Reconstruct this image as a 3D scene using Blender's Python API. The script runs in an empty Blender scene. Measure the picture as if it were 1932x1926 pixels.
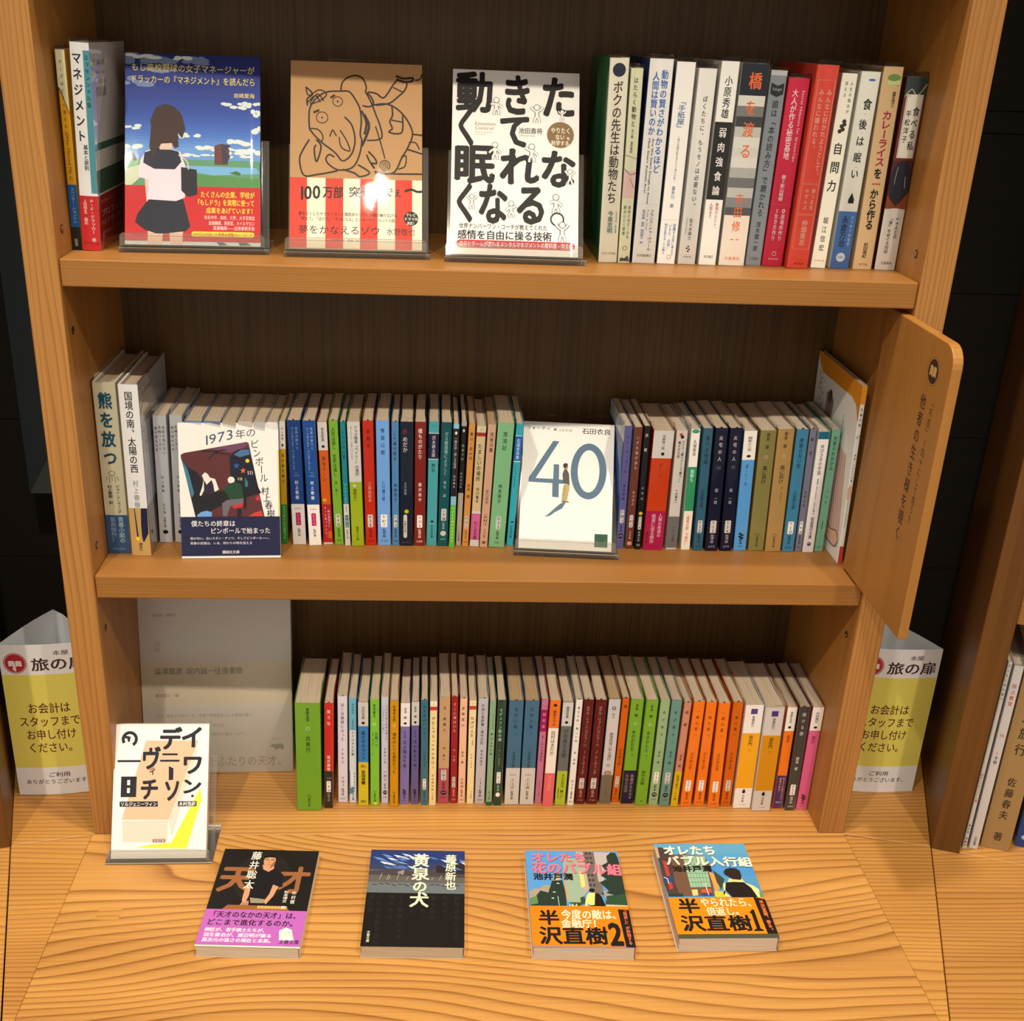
import bpy, bmesh, math, random
from mathutils import Vector, Matrix, Euler
sc = bpy.context.scene
COL = sc.collection
random.seed(7)
mm = 0.001
PI = math.pi

# ------------------------------------------------------------------ camera
cam = bpy.data.cameras.new('camera')
cam.sensor_fit = 'HORIZONTAL'
cam.sensor_width = 36.0
cam.lens = 2154.68 / 1932 * 36.0
cam.shift_x = 36.74 / 1932
cam.shift_y = 23.46 / 1932
cam.clip_start = 0.02
co = bpy.data.objects.new('camera', cam)
COL.objects.link(co)
co.location = (0.34448, -1.09251, 0.87240)
co.rotation_euler = (math.radians(66.57), math.radians(-2.14), math.radians(-2.79))
sc.camera = co

# ------------------------------------------------------------------ light
w = bpy.data.worlds.new('world')
sc.world = w
w.use_nodes = True
w.node_tree.nodes['Background'].inputs[0].default_value = (1.0, 0.90, 0.76, 1)
w.node_tree.nodes['Background'].inputs[1].default_value = 0.62
sc.view_settings.view_transform = 'Standard'
sc.view_settings.look = 'None'
sc.view_settings.gamma = 1.0
sc.view_settings.use_curve_mapping = False
sc.view_settings.exposure = 0.0
LIGHT = (1.0, 0.88, 0.70)

def spot(name, loc, target, power, ang, radius, blend=0.5):
    l = bpy.data.lights.new(name, 'SPOT')
    l.energy = power; l.color = LIGHT
    l.spot_size = math.radians(ang); l.spot_blend = blend
    l.shadow_soft_size = radius
    o = bpy.data.objects.new(name, l); COL.objects.link(o)
    o.location = loc
    o.rotation_euler = (Vector(target) - Vector(loc)).to_track_quat('-Z', 'Y').to_euler()
    return o
# track spotlights on the ceiling in front of the bookcase, and one close above it
spot('track_spotlight', (-0.27, -1.28, 2.15), (0.20, -0.05, -0.22), 88, 60, 0.026, 1.0)
spot('track_spotlight', (0.30, -1.28, 2.15), (0.40, -0.05, -0.22), 58, 60, 0.026, 1.0)
spot('track_spotlight', (1.00, -1.28, 2.15), (0.62, -0.05, -0.22), 74, 60, 0.026, 1.0)
spot('ceiling_downlight', (0.38, -0.25, 2.30), (0.42, -0.2, 0.0), 92, 80, 0.04)

# ------------------------------------------------------------------ materials
def lin(c):
    c = c / 255.0
    return c / 12.92 if c <= 0.04045 else ((c + 0.055) / 1.055) ** 2.4
def rgb(c):
    return (lin(c[0]), lin(c[1]), lin(c[2]), 1.0)
_m = {}
def paint(c, rough=0.55, spec=0.28, name='print'):
    k = (tuple(c), rough, spec)
    if k in _m: return _m[k]
    m = bpy.data.materials.new(name); m.use_nodes = True
    b = m.node_tree.nodes['Principled BSDF']
    r_, g_, b_, _a = rgb(c)
    b.inputs['Base Color'].default_value = (min(r_, .88), min(g_ * 1.08, .86), min(b_ * 1.18, .84), 1)
    b.inputs['Roughness'].default_value = rough
    b.inputs['Specular IOR Level'].default_value = spec
    _m[k] = m
    return m
def nodes(name):
    m = bpy.data.materials.new(name); m.use_nodes = True
    return m, m.node_tree.nodes, m.node_tree.links, m.node_tree.nodes['Principled BSDF']

def wood(name, light, dark, grain='X', scale=1.0, bands=9.0, contrast=0.6, rough=0.42, ring=(1.3, 9.0), seed=0.0, coat=0.0, sharp=1.8, lines=0.0, bump=0.1):
    """contour-banded noise stretched along the grain, with fine fibres"""
    m, n, l, b = nodes(name)
    tc = n.new('ShaderNodeTexCoord')
    mp = n.new('ShaderNodeMapping')
    a, c = ring
    sv = {'X': (a, c, c), 'Y': (c, a, c), 'Z': (c, c, a)}[grain]
    mp.inputs['Scale'].default_value = tuple(s * scale for s in sv)
    mp.inputs['Location'].default_value = (seed, seed * 1.7, seed * 0.6)
    l.new(tc.outputs['Object'], mp.inputs[0])
    nz = n.new('ShaderNodeTexNoise'); nz.inputs['Scale'].default_value = 1.0
    nz.inputs['Detail'].default_value = 2.2; nz.inputs['Roughness'].default_value = 0.35
    l.new(mp.outputs[0], nz.inputs['Vector'])
    mu = n.new('ShaderNodeMath'); mu.operation = 'MULTIPLY'; mu.inputs[1].default_value = bands * 6.283
    l.new(nz.outputs[0], mu.inputs[0])
    dt = n.new('ShaderNodeVectorMath'); dt.operation = 'DOT_PRODUCT'
    q = lines * 6.283; dt.inputs[1].default_value = {'X': (0, q, q * .8), 'Y': (q, 0, q * .8), 'Z': (q, q * .8, 0)}[grain]
    l.new(tc.outputs['Object'], dt.inputs[0])
    ad = n.new('ShaderNodeMath'); ad.operation = 'ADD'; l.new(mu.outputs[0], ad.inputs[0]); l.new(dt.outputs['Value'], ad.inputs[1])
    sn = n.new('ShaderNodeMath'); sn.operation = 'SINE'; l.new(ad.outputs[0], sn.inputs[0])
    if lines > 60:      # growth rings: slow darkening that ends in a crisp edge
        dv = n.new('ShaderNodeMath'); dv.operation = 'MULTIPLY'; dv.inputs[1].default_value = 1 / 6.283; l.new(ad.outputs[0], dv.inputs[0])
        fr_ = n.new('ShaderNodeMath'); fr_.operation = 'FRACT'; l.new(dv.outputs[0], fr_.inputs[0])
        mr = n.new('ShaderNodeFloatCurve'); c = mr.mapping.curves[0]
        c.points[0].location = (0, 0.15); c.points[1].location = (1, 0.15); c.points.new(0.35, 0.22); c.points.new(0.78, 0.8); c.points.new(0.86, 1.0); c.points.new(0.94, 0.25)
        mr.mapping.update(); l.new(fr_.outputs[0], mr.inputs['Value'])
    else:
        mr = n.new('ShaderNodeMapRange'); mr.inputs[1].default_value = -1; mr.inputs[2].default_value = 1
        mr.inputs[3].default_value = 0; mr.inputs[4].default_value = 1
        l.new(sn.outputs[0], mr.inputs[0])
    pw = n.new('ShaderNodeMath'); pw.operation = 'POWER'; pw.inputs[1].default_value = sharp
    l.new(mr.outputs[0], pw.inputs[0])
    # fibres
    mp2 = n.new('ShaderNodeMapping')
    f = {'X': (6, 420, 420), 'Y': (420, 6, 420), 'Z': (420, 420, 6)}[grain]
    mp2.inputs['Scale'].default_value = f
    l.new(tc.outputs['Object'], mp2.inputs[0])
    n2 = n.new('ShaderNodeTexNoise'); n2.inputs['Scale'].default_value = 1.0
    n2.inputs['Detail'].default_value = 2.0
    l.new(mp2.outputs[0], n2.inputs['Vector'])
    # broad tone drift
    n3 = n.new('ShaderNodeTexNoise'); n3.inputs['Scale'].default_value = 1.0; n3.inputs['Detail'].default_value = 1.0
    mp3 = n.new('ShaderNodeMapping')
    mp3.inputs['Scale'].default_value = {'X': (2, 14, 14), 'Y': (14, 2, 14), 'Z': (14, 14, 2)}[grain]
    mp3.inputs['Location'].default_value = (seed * 3, seed, seed)
    l.new(tc.outputs['Object'], mp3.inputs[0]); l.new(mp3.outputs[0], n3.inputs['Vector'])
    m1 = n.new('ShaderNodeMath'); m1.operation = 'MULTIPLY'; m1.inputs[1].default_value = contrast
    l.new(pw.outputs[0], m1.inputs[0])
    m2 = n.new('ShaderNodeMath'); m2.operation = 'MULTIPLY_ADD'; m2.inputs[1].default_value = 0.55
    l.new(n2.outputs[0], m2.inputs[0]); l.new(m1.outputs[0], m2.inputs[2])
    m3 = n.new('ShaderNodeMath'); m3.operation = 'MULTIPLY_ADD'; m3.inputs[1].default_value = 0.7
    l.new(n3.outputs[0], m3.inputs[0]); l.new(m2.outputs[0], m3.inputs[2])
    m4 = n.new('ShaderNodeMath'); m4.operation = 'SUBTRACT'; m4.inputs[1].default_value = 0.45; m4.use_clamp = True
    l.new(m3.outputs[0], m4.inputs[0])
    mix = n.new('ShaderNodeMix'); mix.data_type = 'RGBA'
    mix.inputs[6].default_value = rgb(light); mix.inputs[7].default_value = rgb(dark)
    l.new(m4.outputs[0], mix.inputs[0]); l.new(mix.outputs[2], b.inputs['Base Color'])
    b.inputs['Roughness'].default_value = rough
    b.inputs['Specular IOR Level'].default_value = 0.3
    if coat: b.inputs['Coat Weight'].default_value = coat; b.inputs['Coat Roughness'].default_value = 0.25
    bp = n.new('ShaderNodeBump'); bp.inputs['Strength'].default_value = bump; bp.inputs['Distance'].default_value = 0.0006
    l.new(m3.outputs[0], bp.inputs['Height']); l.new(bp.outputs[0], b.inputs['Normal'])
    return m

M_strip = wood('ash_ribbon_grain', (182, 130, 70), (134, 86, 42), 'Z', 1.0, 7, 0.5, ring=(2.2, 26), seed=1.3, lines=190, bump=0.03, sharp=1.4)
M_side = wood('ash_veneer_vertical', (170, 118, 56), (132, 84, 36), 'Z', 1.0, 3, 0.22, ring=(0.6, 30), seed=3.1)
M_shelf = wood('ash_veneer_along', (160, 110, 54), (120, 78, 36), 'X', 1.0, 5, 0.34, ring=(1.5, 50), seed=0.4, lines=420, sharp=1.2)
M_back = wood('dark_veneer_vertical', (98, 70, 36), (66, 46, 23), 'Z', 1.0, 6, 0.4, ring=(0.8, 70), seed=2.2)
M_deck = wood('ash_board_cathedral', (210, 155, 84), (138, 87, 38), 'X', 1.0, 26, 0.72, rough=0.38, ring=(1.2, 5.0), seed=5.0, coat=0.1, sharp=1.5, lines=75)
M_deck2 = wood('ash_board_plain', (204, 150, 78), (146, 90, 42), 'X', 1.0, 12, 0.62, rough=0.38, ring=(1.0, 9), seed=9.0, coat=0.1, sharp=1.4, lines=150)
M_sign = wood('sign_board_wood', (168, 116, 56), (136, 88, 38), 'Z', 1.0, 3, 0.3, ring=(0.6, 26), seed=7.7)
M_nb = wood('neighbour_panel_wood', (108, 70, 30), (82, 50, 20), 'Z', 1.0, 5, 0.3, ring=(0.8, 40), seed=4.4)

def mat_pages(tone):
    m, n, l, b = nodes('page_edges')
    tc = n.new('ShaderNodeTexCoord'); mp = n.new('ShaderNodeMapping')
    mp.inputs['Scale'].default_value = (1500, 12, 12)
    l.new(tc.outputs['Object'], mp.inputs[0])
    nz = n.new('ShaderNodeTexNoise'); nz.inputs['Scale'].default_value = 1.0; nz.inputs['Detail'].default_value = 2
    l.new(mp.outputs[0], nz.inputs['Vector'])
    mix = n.new('ShaderNodeMix'); mix.data_type = 'RGBA'
    d = tuple(int(c * 0.84) for c in tone)
    mix.inputs[6].default_value = rgb(tone); mix.inputs[7].default_value = rgb(d)
    cr = n.new('ShaderNodeMapRange'); cr.inputs[1].default_value = 0.35; cr.inputs[2].default_value = 0.75
    l.new(nz.outputs[0], cr.inputs[0]); l.new(cr.outputs[0], mix.inputs[0])
    l.new(mix.outputs[2], b.inputs['Base Color']); b.inputs['Roughness'].default_value = 0.8
    return m
M_pages = [mat_pages(t) for t in ((212, 196, 176), (204, 186, 162), (196, 178, 154), (182, 154, 118))]

def mat_film(name, base, edge, rough, tint=(1, 1, 1), scale=60, bump=0.05, haze=0.0):
    m, n, l, b = nodes(name)
    n.remove(b)
    out = n['Material Output']
    tr = n.new('ShaderNodeBsdfTransparent'); tr.inputs[0].default_value = (*tint, 1)
    gl = n.new('ShaderNodeBsdfGlossy'); gl.inputs['Roughness'].default_value = rough
    fr = n.new('ShaderNodeFresnel'); fr.inputs['IOR'].default_value = 1.38
    mr = n.new('ShaderNodeMath'); mr.operation = 'MULTIPLY_ADD'; mr.inputs[1].default_value = edge; mr.inputs[2].default_value = base
    mr.use_clamp = True
    l.new(fr.outputs[0], mr.inputs[0])
    mx = n.new('ShaderNodeMixShader'); l.new(mr.outputs[0], mx.inputs[0]); l.new(tr.outputs[0], mx.inputs[1]); l.new(gl.outputs[0], mx.inputs[2])
    tc = n.new('ShaderNodeTexCoord'); nz = n.new('ShaderNodeTexNoise'); nz.inputs['Scale'].default_value = scale
    nz.inputs['Detail'].default_value = 2
    l.new(tc.outputs['Object'], nz.inputs['Vector'])
    bp = n.new('ShaderNodeBump'); bp.inputs['Strength'].default_value = bump; bp.inputs['Distance'].default_value = 0.001
    l.new(nz.outputs[0], bp.inputs['Height']); l.new(bp.outputs[0], gl.inputs['Normal'])
    if haze:
        df = n.new('ShaderNodeBsdfDiffuse'); df.inputs[0].default_value = (0.76, 0.69, 0.60, 1)
        m2 = n.new('ShaderNodeMixShader'); m2.inputs[0].default_value = haze
        l.new(mx.outputs[0], m2.inputs[1]); l.new(df.outputs[0], m2.inputs[2]); l.new(m2.outputs[0], out.inputs[0])
    else: l.new(mx.outputs[0], out.inputs[0])
    return m
M_film = mat_film('clear_book_film', 0.0, 0.55, 0.035)
M_filmw = mat_film('crumpled_wrapping_film', 0.07, 0.9, 0.22, scale=14, bump=0.7, haze=0.28)
M_acryl = mat_film('clear_acrylic', 0.03, 1.0, 0.06, tint=(0.95, 0.94, 0.92), scale=4, haze=0.04)  # slight diffuse share brightens the sheet in place of refracted light
M_metal, _n, _l, _b = nodes('brass_pin'); _b.inputs['Metallic'].default_value = 1; _b.inputs['Base Color'].default_value = rgb((200, 190, 165)); _b.inputs['Roughness'].default_value = 0.25

# ------------------------------------------------------------------ object helpers
def empty(name, loc=(0, 0, 0), rot=(0, 0, 0)):
    o = bpy.data.objects.new(name, None); COL.objects.link(o)
    o.empty_display_size = 0.02
    o.location = loc; o.rotation_euler = rot
    return o
def tag(o, label=None, cat=None, group=None, kind=None):
    if label: o['label'] = label
    if cat: o['category'] = cat
    if group: o['group'] = group
    if kind: o['kind'] = kind
    return o
class MB:
    """collects faces with materials, builds ONE mesh object"""
    def __init__(s): s.v = []; s.f = []; s.mi = []; s.mats = []
    def mat(s, m):
        if m not in s.mats: s.mats.append(m)
        return s.mats.index(m)
    def face(s, pts, m):
        i = len(s.v); s.v += [tuple(p) for p in pts]; s.f.append(tuple(range(i, i + len(pts)))); s.mi.append(s.mat(m))
    def box(s, x0, x1, y0, y1, z0, z1, m, skip=()):
        P = [(x0, y0, z0), (x1, y0, z0), (x1, y1, z0), (x0, y1, z0), (x0, y0, z1), (x1, y0, z1), (x1, y1, z1), (x0, y1, z1)]
        i = len(s.v); s.v += P; k = s.mat(m)
        for q in ((0, 3, 2, 1), (4, 5, 6, 7), (0, 1, 5, 4), (1, 2, 6, 5), (2, 3, 7, 6), (3, 0, 4, 7)):
            s.f.append(tuple(i + a for a in q)); s.mi.append(k)
    def prism(s, poly, z0, z1, m, axis='Z'):
        """poly in a plane (counter-clockwise), extruded along axis"""
        def P(a, b, c):
            return {'Z': (a, b, c), 'X': (c, a, b), 'Y': (a, c, b)}[axis]
        n = len(poly); i = len(s.v); k = s.mat(m)
        s.v += [P(a, b, z0) for a, b in poly] + [P(a, b, z1) for a, b in poly]
        s.f.append(tuple(i + j for j in reversed(range(n)))); s.mi.append(k)
        s.f.append(tuple(i + n + j for j in range(n))); s.mi.append(k)
        for j in range(n):
            q = (j + 1) % n
            s.f.append((i + j, i + q, i + n + q, i + n + j)); s.mi.append(k)
    def build(s, name, parent=None, fix=True, smooth=False):
        me = bpy.data.meshes.new(name); me.from_pydata(s.v, [], s.f)
        for m in s.mats: me.materials.append(m)
        me.polygons.foreach_set('material_index', s.mi)
        if smooth: me.polygons.foreach_set('use_smooth', [True] * len(s.f))
        if fix:
            bm = bmesh.new(); bm.from_mesh(me)
            bmesh.ops.remove_doubles(bm, verts=bm.verts, dist=1e-6)
            bmesh.ops.recalc_face_normals(bm, faces=bm.faces)
            bm.to_mesh(me); bm.free()
        me.update()
        o = bpy.data.objects.new(name, me); COL.objects.link(o); o.parent = parent
        return o
def bevel(o, w=0.001, seg=2):
    md = o.modifiers.new('bevel', 'BEVEL'); md.width = w; md.segments = seg; md.limit_method = 'ANGLE'
    return o

# ------------------------------------------------------------------ glyphs
_cu = bpy.data.curves.new('glyph', 'FONT'); _cu.resolution_u = 2
_go = bpy.data.objects.new('glyph', _cu); COL.objects.link(_go)
_gl = {}
def glyph(ch, bold=0.0):
    k = (ch, bold)
    if k in _gl: return _gl[k]
    k = (ch, 0)
    if k in _gl: return _gl[k]
    bold = 0.0
    _cu.body = ch; _cu.offset = bold
    dg = bpy.context.evaluated_depsgraph_get(); dg.update()
    e = _go.evaluated_get(dg); me = e.to_mesh()
    v = [(p.co.x, p.co.y) for p in me.vertices]; f = [tuple(p.vertices) for p in me.polygons]
    e.to_mesh_clear()
    w = max([a for a, _ in v], default=0.3)
    cjk = ord(ch) > 0x2E7F or ch in '…—―'
    adv = 1.0 if cjk else (w + 0.06 if v else 0.32)
    _gl[k] = (v, f, adv, cjk)
    return _gl[k]
ROT = set('ー〜～—―…（）()「」『』｜=＝：-–')
SML = set('ぁぃぅぇぉっゃゅょァィゥェォッャュョ')

class Print:
    """flat print laid on a surface; fn(u_mm, v_mm, lift) -> local xyz (metres). v is measured up from the bottom edge"""
    def __init__(s, w, h, fn): s.w = w; s.h = h; s.fn = fn; s.mb = MB(); s.boxes = []
    def _put(s, pts, faces, c, ex=None):
        pts = [(min(max(a, 0.0), s.w), min(max(b, 0.0), s.h)) for a, b in pts]
        x0 = min(a for a, _ in pts) + 0.02; x1 = max(a for a, _ in pts) - 0.02; y0 = min(b for _, b in pts) + 0.02; y1 = max(b for _, b in pts) - 0.02
        L = max([q[4] + 1 for q in s.boxes if q[0] < x1 and q[1] > x0 and q[2] < y1 and q[3] > y0], default=0)
        s.boxes.append((x0, x1, y0, y1, L)); lift = 0.06 + 0.042 * L
        i = len(s.mb.v); k = s.mb.mat(paint(c) if isinstance(c, tuple) else c)
        s.mb.v += [s.fn(a, b, lift + (ex[q] if ex else 0)) for q, (a, b) in enumerate(pts)]
        for f in faces: s.mb.f.append(tuple(i + j for j in f)); s.mb.mi.append(k)
    def poly(s, pts, c):            # fractions u (0..1), t (0 top .. 1 bottom)
        P = [(u * s.w, (1 - t) * s.h) for u, t in pts]
        from mathutils.geometry import tessellate_polygon
        tri = tessellate_polygon([[Vector((a, b, 0)) for a, b in P]])
        out = []
        for q in tri:
            (ax, ay), (bx, by), (cx, cy) = P[q[0]], P[q[1]], P[q[2]]
            out.append(tuple(q) if (bx - ax) * (cy - ay) - (by - ay) * (cx - ax) > 0 else tuple(reversed(q)))
        s._put(P, out, c)
    def rect(s, u0, t0, u1, t1, c): s._put([(u0 * s.w, (1 - t1) * s.h), (u1 * s.w, (1 - t1) * s.h), (u1 * s.w, (1 - t0) * s.h), (u0 * s.w, (1 - t0) * s.h)], [(0, 1, 2, 3)], c)
    def rrect(s, u0, t0, u1, t1, r, c):
        x0, x1, y0, y1 = u0 * s.w, u1 * s.w, (1 - t1) * s.h, (1 - t0) * s.h
        r = min(r, (x1 - x0) / 2, (y1 - y0) / 2); P = []
        for cx, cy, a0 in ((x1 - r, y1 - r, 0), (x0 + r, y1 - r, 90), (x0 + r, y0 + r, 180), (x1 - r, y0 + r, 270)):
            for k in range(5):
                a = math.radians(a0 + k * 22.5); P.append((cx + r * math.cos(a), cy + r * math.sin(a)))
        s._put(P, [tuple(range(len(P)))], c)
    def circ(s, u, t, r, c, ry=None, n=20):
        ry = ry or r
        P = [(u * s.w + r * math.cos(2 * PI * k / n), (1 - t) * s.h + ry * math.sin(2 * PI * k / n)) for k in range(n)]
        s._put(P, [tuple(range(n))], c)
    def ring(s, u, t, r, th, c, n=24, a0=0, a1=360, ry=None):
        ry = ry or r
        P = []; F = []
        for k in range(n + 1):
            a = math.radians(a0 + (a1 - a0) * k / n)
            P += [(u * s.w + r * math.cos(a), (1 - t) * s.h + ry * math.sin(a)), (u * s.w + (r - th) * math.cos(a), (1 - t) * s.h + (ry - th) * math.sin(a))]
        for k in range(n): F.append((2 * k, 2 * k + 2, 2 * k + 3, 2 * k + 1))
        s._put(P, [tuple(reversed(f)) for f in F], c)
    def line(s, pts, th, c, smooth=False):
        if smooth and len(pts) > 2:
            q = []
            for i in range(len(pts) - 1):
                p0 = pts[max(i - 1, 0)]; p1 = pts[i]; p2 = pts[i + 1]; p3 = pts[min(i + 2, len(pts) - 1)]
                for k in range(5):
                    x = k / 5
                    q.append(tuple(0.5 * (2 * p1[j] + (p2[j] - p0[j]) * x + (2 * p0[j] - 5 * p1[j] + 4 * p2[j] - p3[j]) * x * x + (3 * p1[j] - p0[j] - 3 * p2[j] + p3[j]) * x ** 3) for j in (0, 1)))
            q.append(pts[-1]); pts = q
        P = [(u * s.w, (1 - t) * s.h) for u, t in pts]; V = []; F = []
        for i, p in enumerate(P):
            a = P[max(i - 1, 0)]; b = P[min(i + 1, len(P) - 1)]
            dx, dy = b[0] - a[0], b[1] - a[1]; L = math.hypot(dx, dy) or 1
            nx, ny = -dy / L * th / 2, dx / L * th / 2
            V += [(p[0] + nx, p[1] + ny), (p[0] - nx, p[1] - ny)]
        for i in range(len(P) - 1): F.append((2 * i, 2 * i + 1, 2 * i + 3, 2 * i + 2))
        s._put(V, F, c)
    def _text(s, items, c, bold=0.0):
        V = []; F = []; X = []     # heavier weights: the outline is struck several times, slightly moved
        st = [(0, 0)]
        bold = min(bold, 0.034)
        if bold > 0.004: st = [(-bold, -bold * .5), (bold, -bold * .5), (-bold, bold * .5), (bold, bold * .5)]
        if bold > 0.027: st += [(0, -bold), (0, bold)]
        for g, M in items:
            for n, (dx, dy) in enumerate(st):
                i = len(V); V += [M(a + dx, b + dy) for a, b in g[0]]; X += [0.006 * n] * len(g[0]); F += [tuple(i + j for j in f) for f in g[1]]
        if V: s._put(V, F, c, X)
    def V(s, text, u, sz, t0, t1, c, bold=0.0, slant=0.0):
        """vertical line of text; u centre (fraction), sz glyph width in mm, from t0 to t1"""
        n = len(text); L = (t1 - t0) * s.h; pitch = L / n; hgt = min(pitch * 1.04, sz * 1.25)
        items = []
        for i, ch in enumerate(text):
            if ch in ' 　': continue
            g = glyph(ch, bold); cy = (1 - t0) * s.h - pitch * (i + 0.5); cx = u * s.w + slant * (i - (n - 1) / 2)
            if ch in ROT or not g[3]:
                gw = max(g[2], 0.3)
                def M(a, b, cx=cx, cy=cy, gw=gw, ww=(1 if g[3] else 0)):
                    # rotate clockwise
                    return (cx + (b - 0.38) * sz, cy - (a - gw / 2) * (hgt if gw > 0.9 else min(hgt, sz * 1.1)))
            else:
                dx = dy = 0.0
                if ch in '、。，．': dx, dy = 0.55, 0.5
                elif ch in SML: dx, dy = 0.1, 0.1
                def M(a, b, cx=cx, cy=cy, dx=dx, dy=dy): return (cx + (a - 0.5 + dx) * sz, cy + (b - 0.38 + dy) * hgt)
            items.append((g, M))
        s._text(items, c, bold)
    def D(s, text, u, sz, t0, t1, c, bold=0.0):
        """latin text running down the spine"""
        gs = [glyph(ch, bold) for ch in text]; tot = sum(g[2] for g in gs)
        L = (t1 - t0) * s.h; k = L / tot; x = (1 - t0) * s.h; items = []
        for g in gs:
            def M(a, b, x=x): return (u * s.w + (b - 0.34) * sz, x - a * k)
            items.append((g, M)); x -= g[2] * k
        s._text(items, c, bold)
    def H(s, text, u0, u1, t0, t1, c, bold=0.0, rise=0.0, shear=0.0):
        """horizontal text fitted in the box; rise in fraction of height at the far end"""
        gs = [glyph(ch, bold) for ch in text]; tot = sum(g[2] for g in gs) or 1
        kx = (u1 - u0) * s.w / tot; ky = (t1 - t0) * s.h; x = u0 * s.w; base = (1 - t1) * s.h; items = []
        W = (u1 - u0) * s.w
        anycjk = any(g[3] for g in gs); lo, hi = (-0.08, 0.84) if anycjk else (0.0, 0.72)
        for g in gs:
            def M(a, b, x=x):
                X = x + a * kx
                return (X + shear * (b - lo) * ky, base + (b - lo) / (hi - lo) * ky + rise * s.h * (X - u0 * s.w) / W)
            items.append((g, M)); x += g[2] * kx
        s._text(items, c, bold)
    def build(s, name, parent):
        if not s.mb.v: return None
        return s.mb.build(name, parent, fix=False)
# ------------------------------------------------------------------ setting: floor, walls
Z1, Z2, ZT, TS = 0.6601, 0.3311, 0.9650, 0.0259      # shelf tops, shelf thickness
W, SB, TP, YB = 0.8227, 0.0033, 0.0313, 0.205         # inner width, set-back of shelves, panel thickness, back panel
def simple(name, c, rough=0.6, spec=0.3):
    return paint(c, rough, spec, name)
mb = MB(); mb.box(-3, 4, -3.2, 1.2, -0.80, -0.75, simple('dark_floor', (70, 58, 48)))
tag(mb.build('floor'), kind='structure')
wallm, n_, l_, b_ = nodes('dark_wall_boards')
tc = n_.new('ShaderNodeTexCoord'); mp = n_.new('ShaderNodeMapping'); mp.inputs['Scale'].default_value = (4, 4, 90)
nz = n_.new('ShaderNodeTexNoise'); nz.inputs['Scale'].default_value = 1; nz.inputs['Detail'].default_value = 3
mx = n_.new('ShaderNodeMix'); mx.data_type = 'RGBA'; mx.inputs[6].default_value = rgb((26, 20, 15)); mx.inputs[7].default_value = rgb((38, 29, 21))
l_.new(tc.outputs['Object'], mp.inputs[0]); l_.new(mp.outputs[0], nz.inputs['Vector']); l_.new(nz.outputs[0], mx.inputs[0]); l_.new(mx.outputs[2], b_.inputs['Base Color'])
b_.inputs['Roughness'].default_value = 0.7
wall = empty('wall_back', (0.4, 0.30, 0)); tag(wall, kind='structure')
mb = MB(); mb.box(-2.6, 3.0, 0.012, 0.03, -0.75, 2.6, wallm); mb.build('wall_face', wall)
zz = [-0.75, -0.55, -0.36, -0.17, 0.02, 0.21, 0.40, 0.59, 0.78, 0.805, 0.995, 1.185, 1.375, 1.8, 2.6]
for a, b in zip(zz[:-1], zz[1:]):
    mb = MB(); mb.box(-2.6, 3.0, 0, 0.012, a + 0.0005, b - 0.0005, wallm)
    mb.build('board', wall)
# slate coloured board hanging on the wall in the gap beside the bookcase
tr = empty('trim_1', (-0.09, 0.232, 0.33)); tag(tr, kind='structure')
mb = MB(); mb.box(-0.049, 0.07, 0, 0.012, 0, 1.1, simple('slate_board', (58, 66, 68), 0.5)); bevel(mb.build('slate_panel', tr))
mb = MB(); mb.prism([(-0.047, 0.0), (0.06, 0.0), (0.06, 0.19), (-0.005, 0.075)], -0.004, -0.0005, simple('slate_fold', (88, 92, 88), 0.35), 'Y'); mb.build('folded_sheet', tr)

# ------------------------------------------------------------------ display deck (boards under and in front of the bookcases)
deck = empty('display_deck', (0.41, -0.15, -0.03))
tag(deck, 'pale oiled wooden counter board spread in front of the middle bookcase', 'display counter')
O = Vector((0.41, -0.15, -0.03))
def plank(poly, name, m, parent, O, z0=-0.030, z1=0.0, bev=0.0006):
    mb = MB(); mb.prism([(x - O.x, y - O.y) for x, y in poly], z0 - O.z, z1 - O.z, m); o = mb.build(name, parent)
    if bev: bevel(o, bev, 1)
    return o
def sx(y, side):    # x of the seam between counters at depth y
    return (-0.1199 - 0.2955 * (y + 0.0226)) if side < 0 else (0.9512 + 0.337 * (y + 0.0285))
g = 0.0006
plank([(-0.0335, -0.315), (0.8535, -0.315), (0.8535, -0.0045), (-0.0335, -0.0045)], 'front_board', M_deck, deck, O)
plank([(sx(-0.315, -1) + g, -0.315), (-0.0335 - 3e-4, -0.315), (-0.0335 - 3e-4, -0.006), (sx(-0.0226, -1) + g, -0.0226)], 'side_board', M_deck2, deck, O, z1=-0.0003)
plank([(0.8535 + 3e-4, -0.313), (sx(-0.313, 1) - g, -0.313), (sx(-0.0285, 1) - g, -0.0285), (0.8535 + 3e-4, -0.007)], 'side_board', M_deck2, deck, O, z1=-0.0003)
plank([(sx(-0.0222, -1) + g, -0.0222), (-0.0335, -0.0042), (0.8535, -0.0042), (sx(-0.028, 1) - g, -0.028), (sx(0.262, 1) - g, 0.262), (sx(0.262, -1) + g, 0.262)], 'rear_board', M_deck2, deck, O, z1=-0.0002)
mb = MB(); mb.box(0.0058 - 0.41, 0.0300 - 0.41, -0.1420 + 0.15, -0.1240 + 0.15, 0.0299, 0.03018, M_deck2); mb.build('square_plug', deck)
mb = MB(); mb.box(-0.44, 0.44, -0.160, -0.14, -0.72, 0.0, M_deck2); mb.build('apron', deck)

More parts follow.
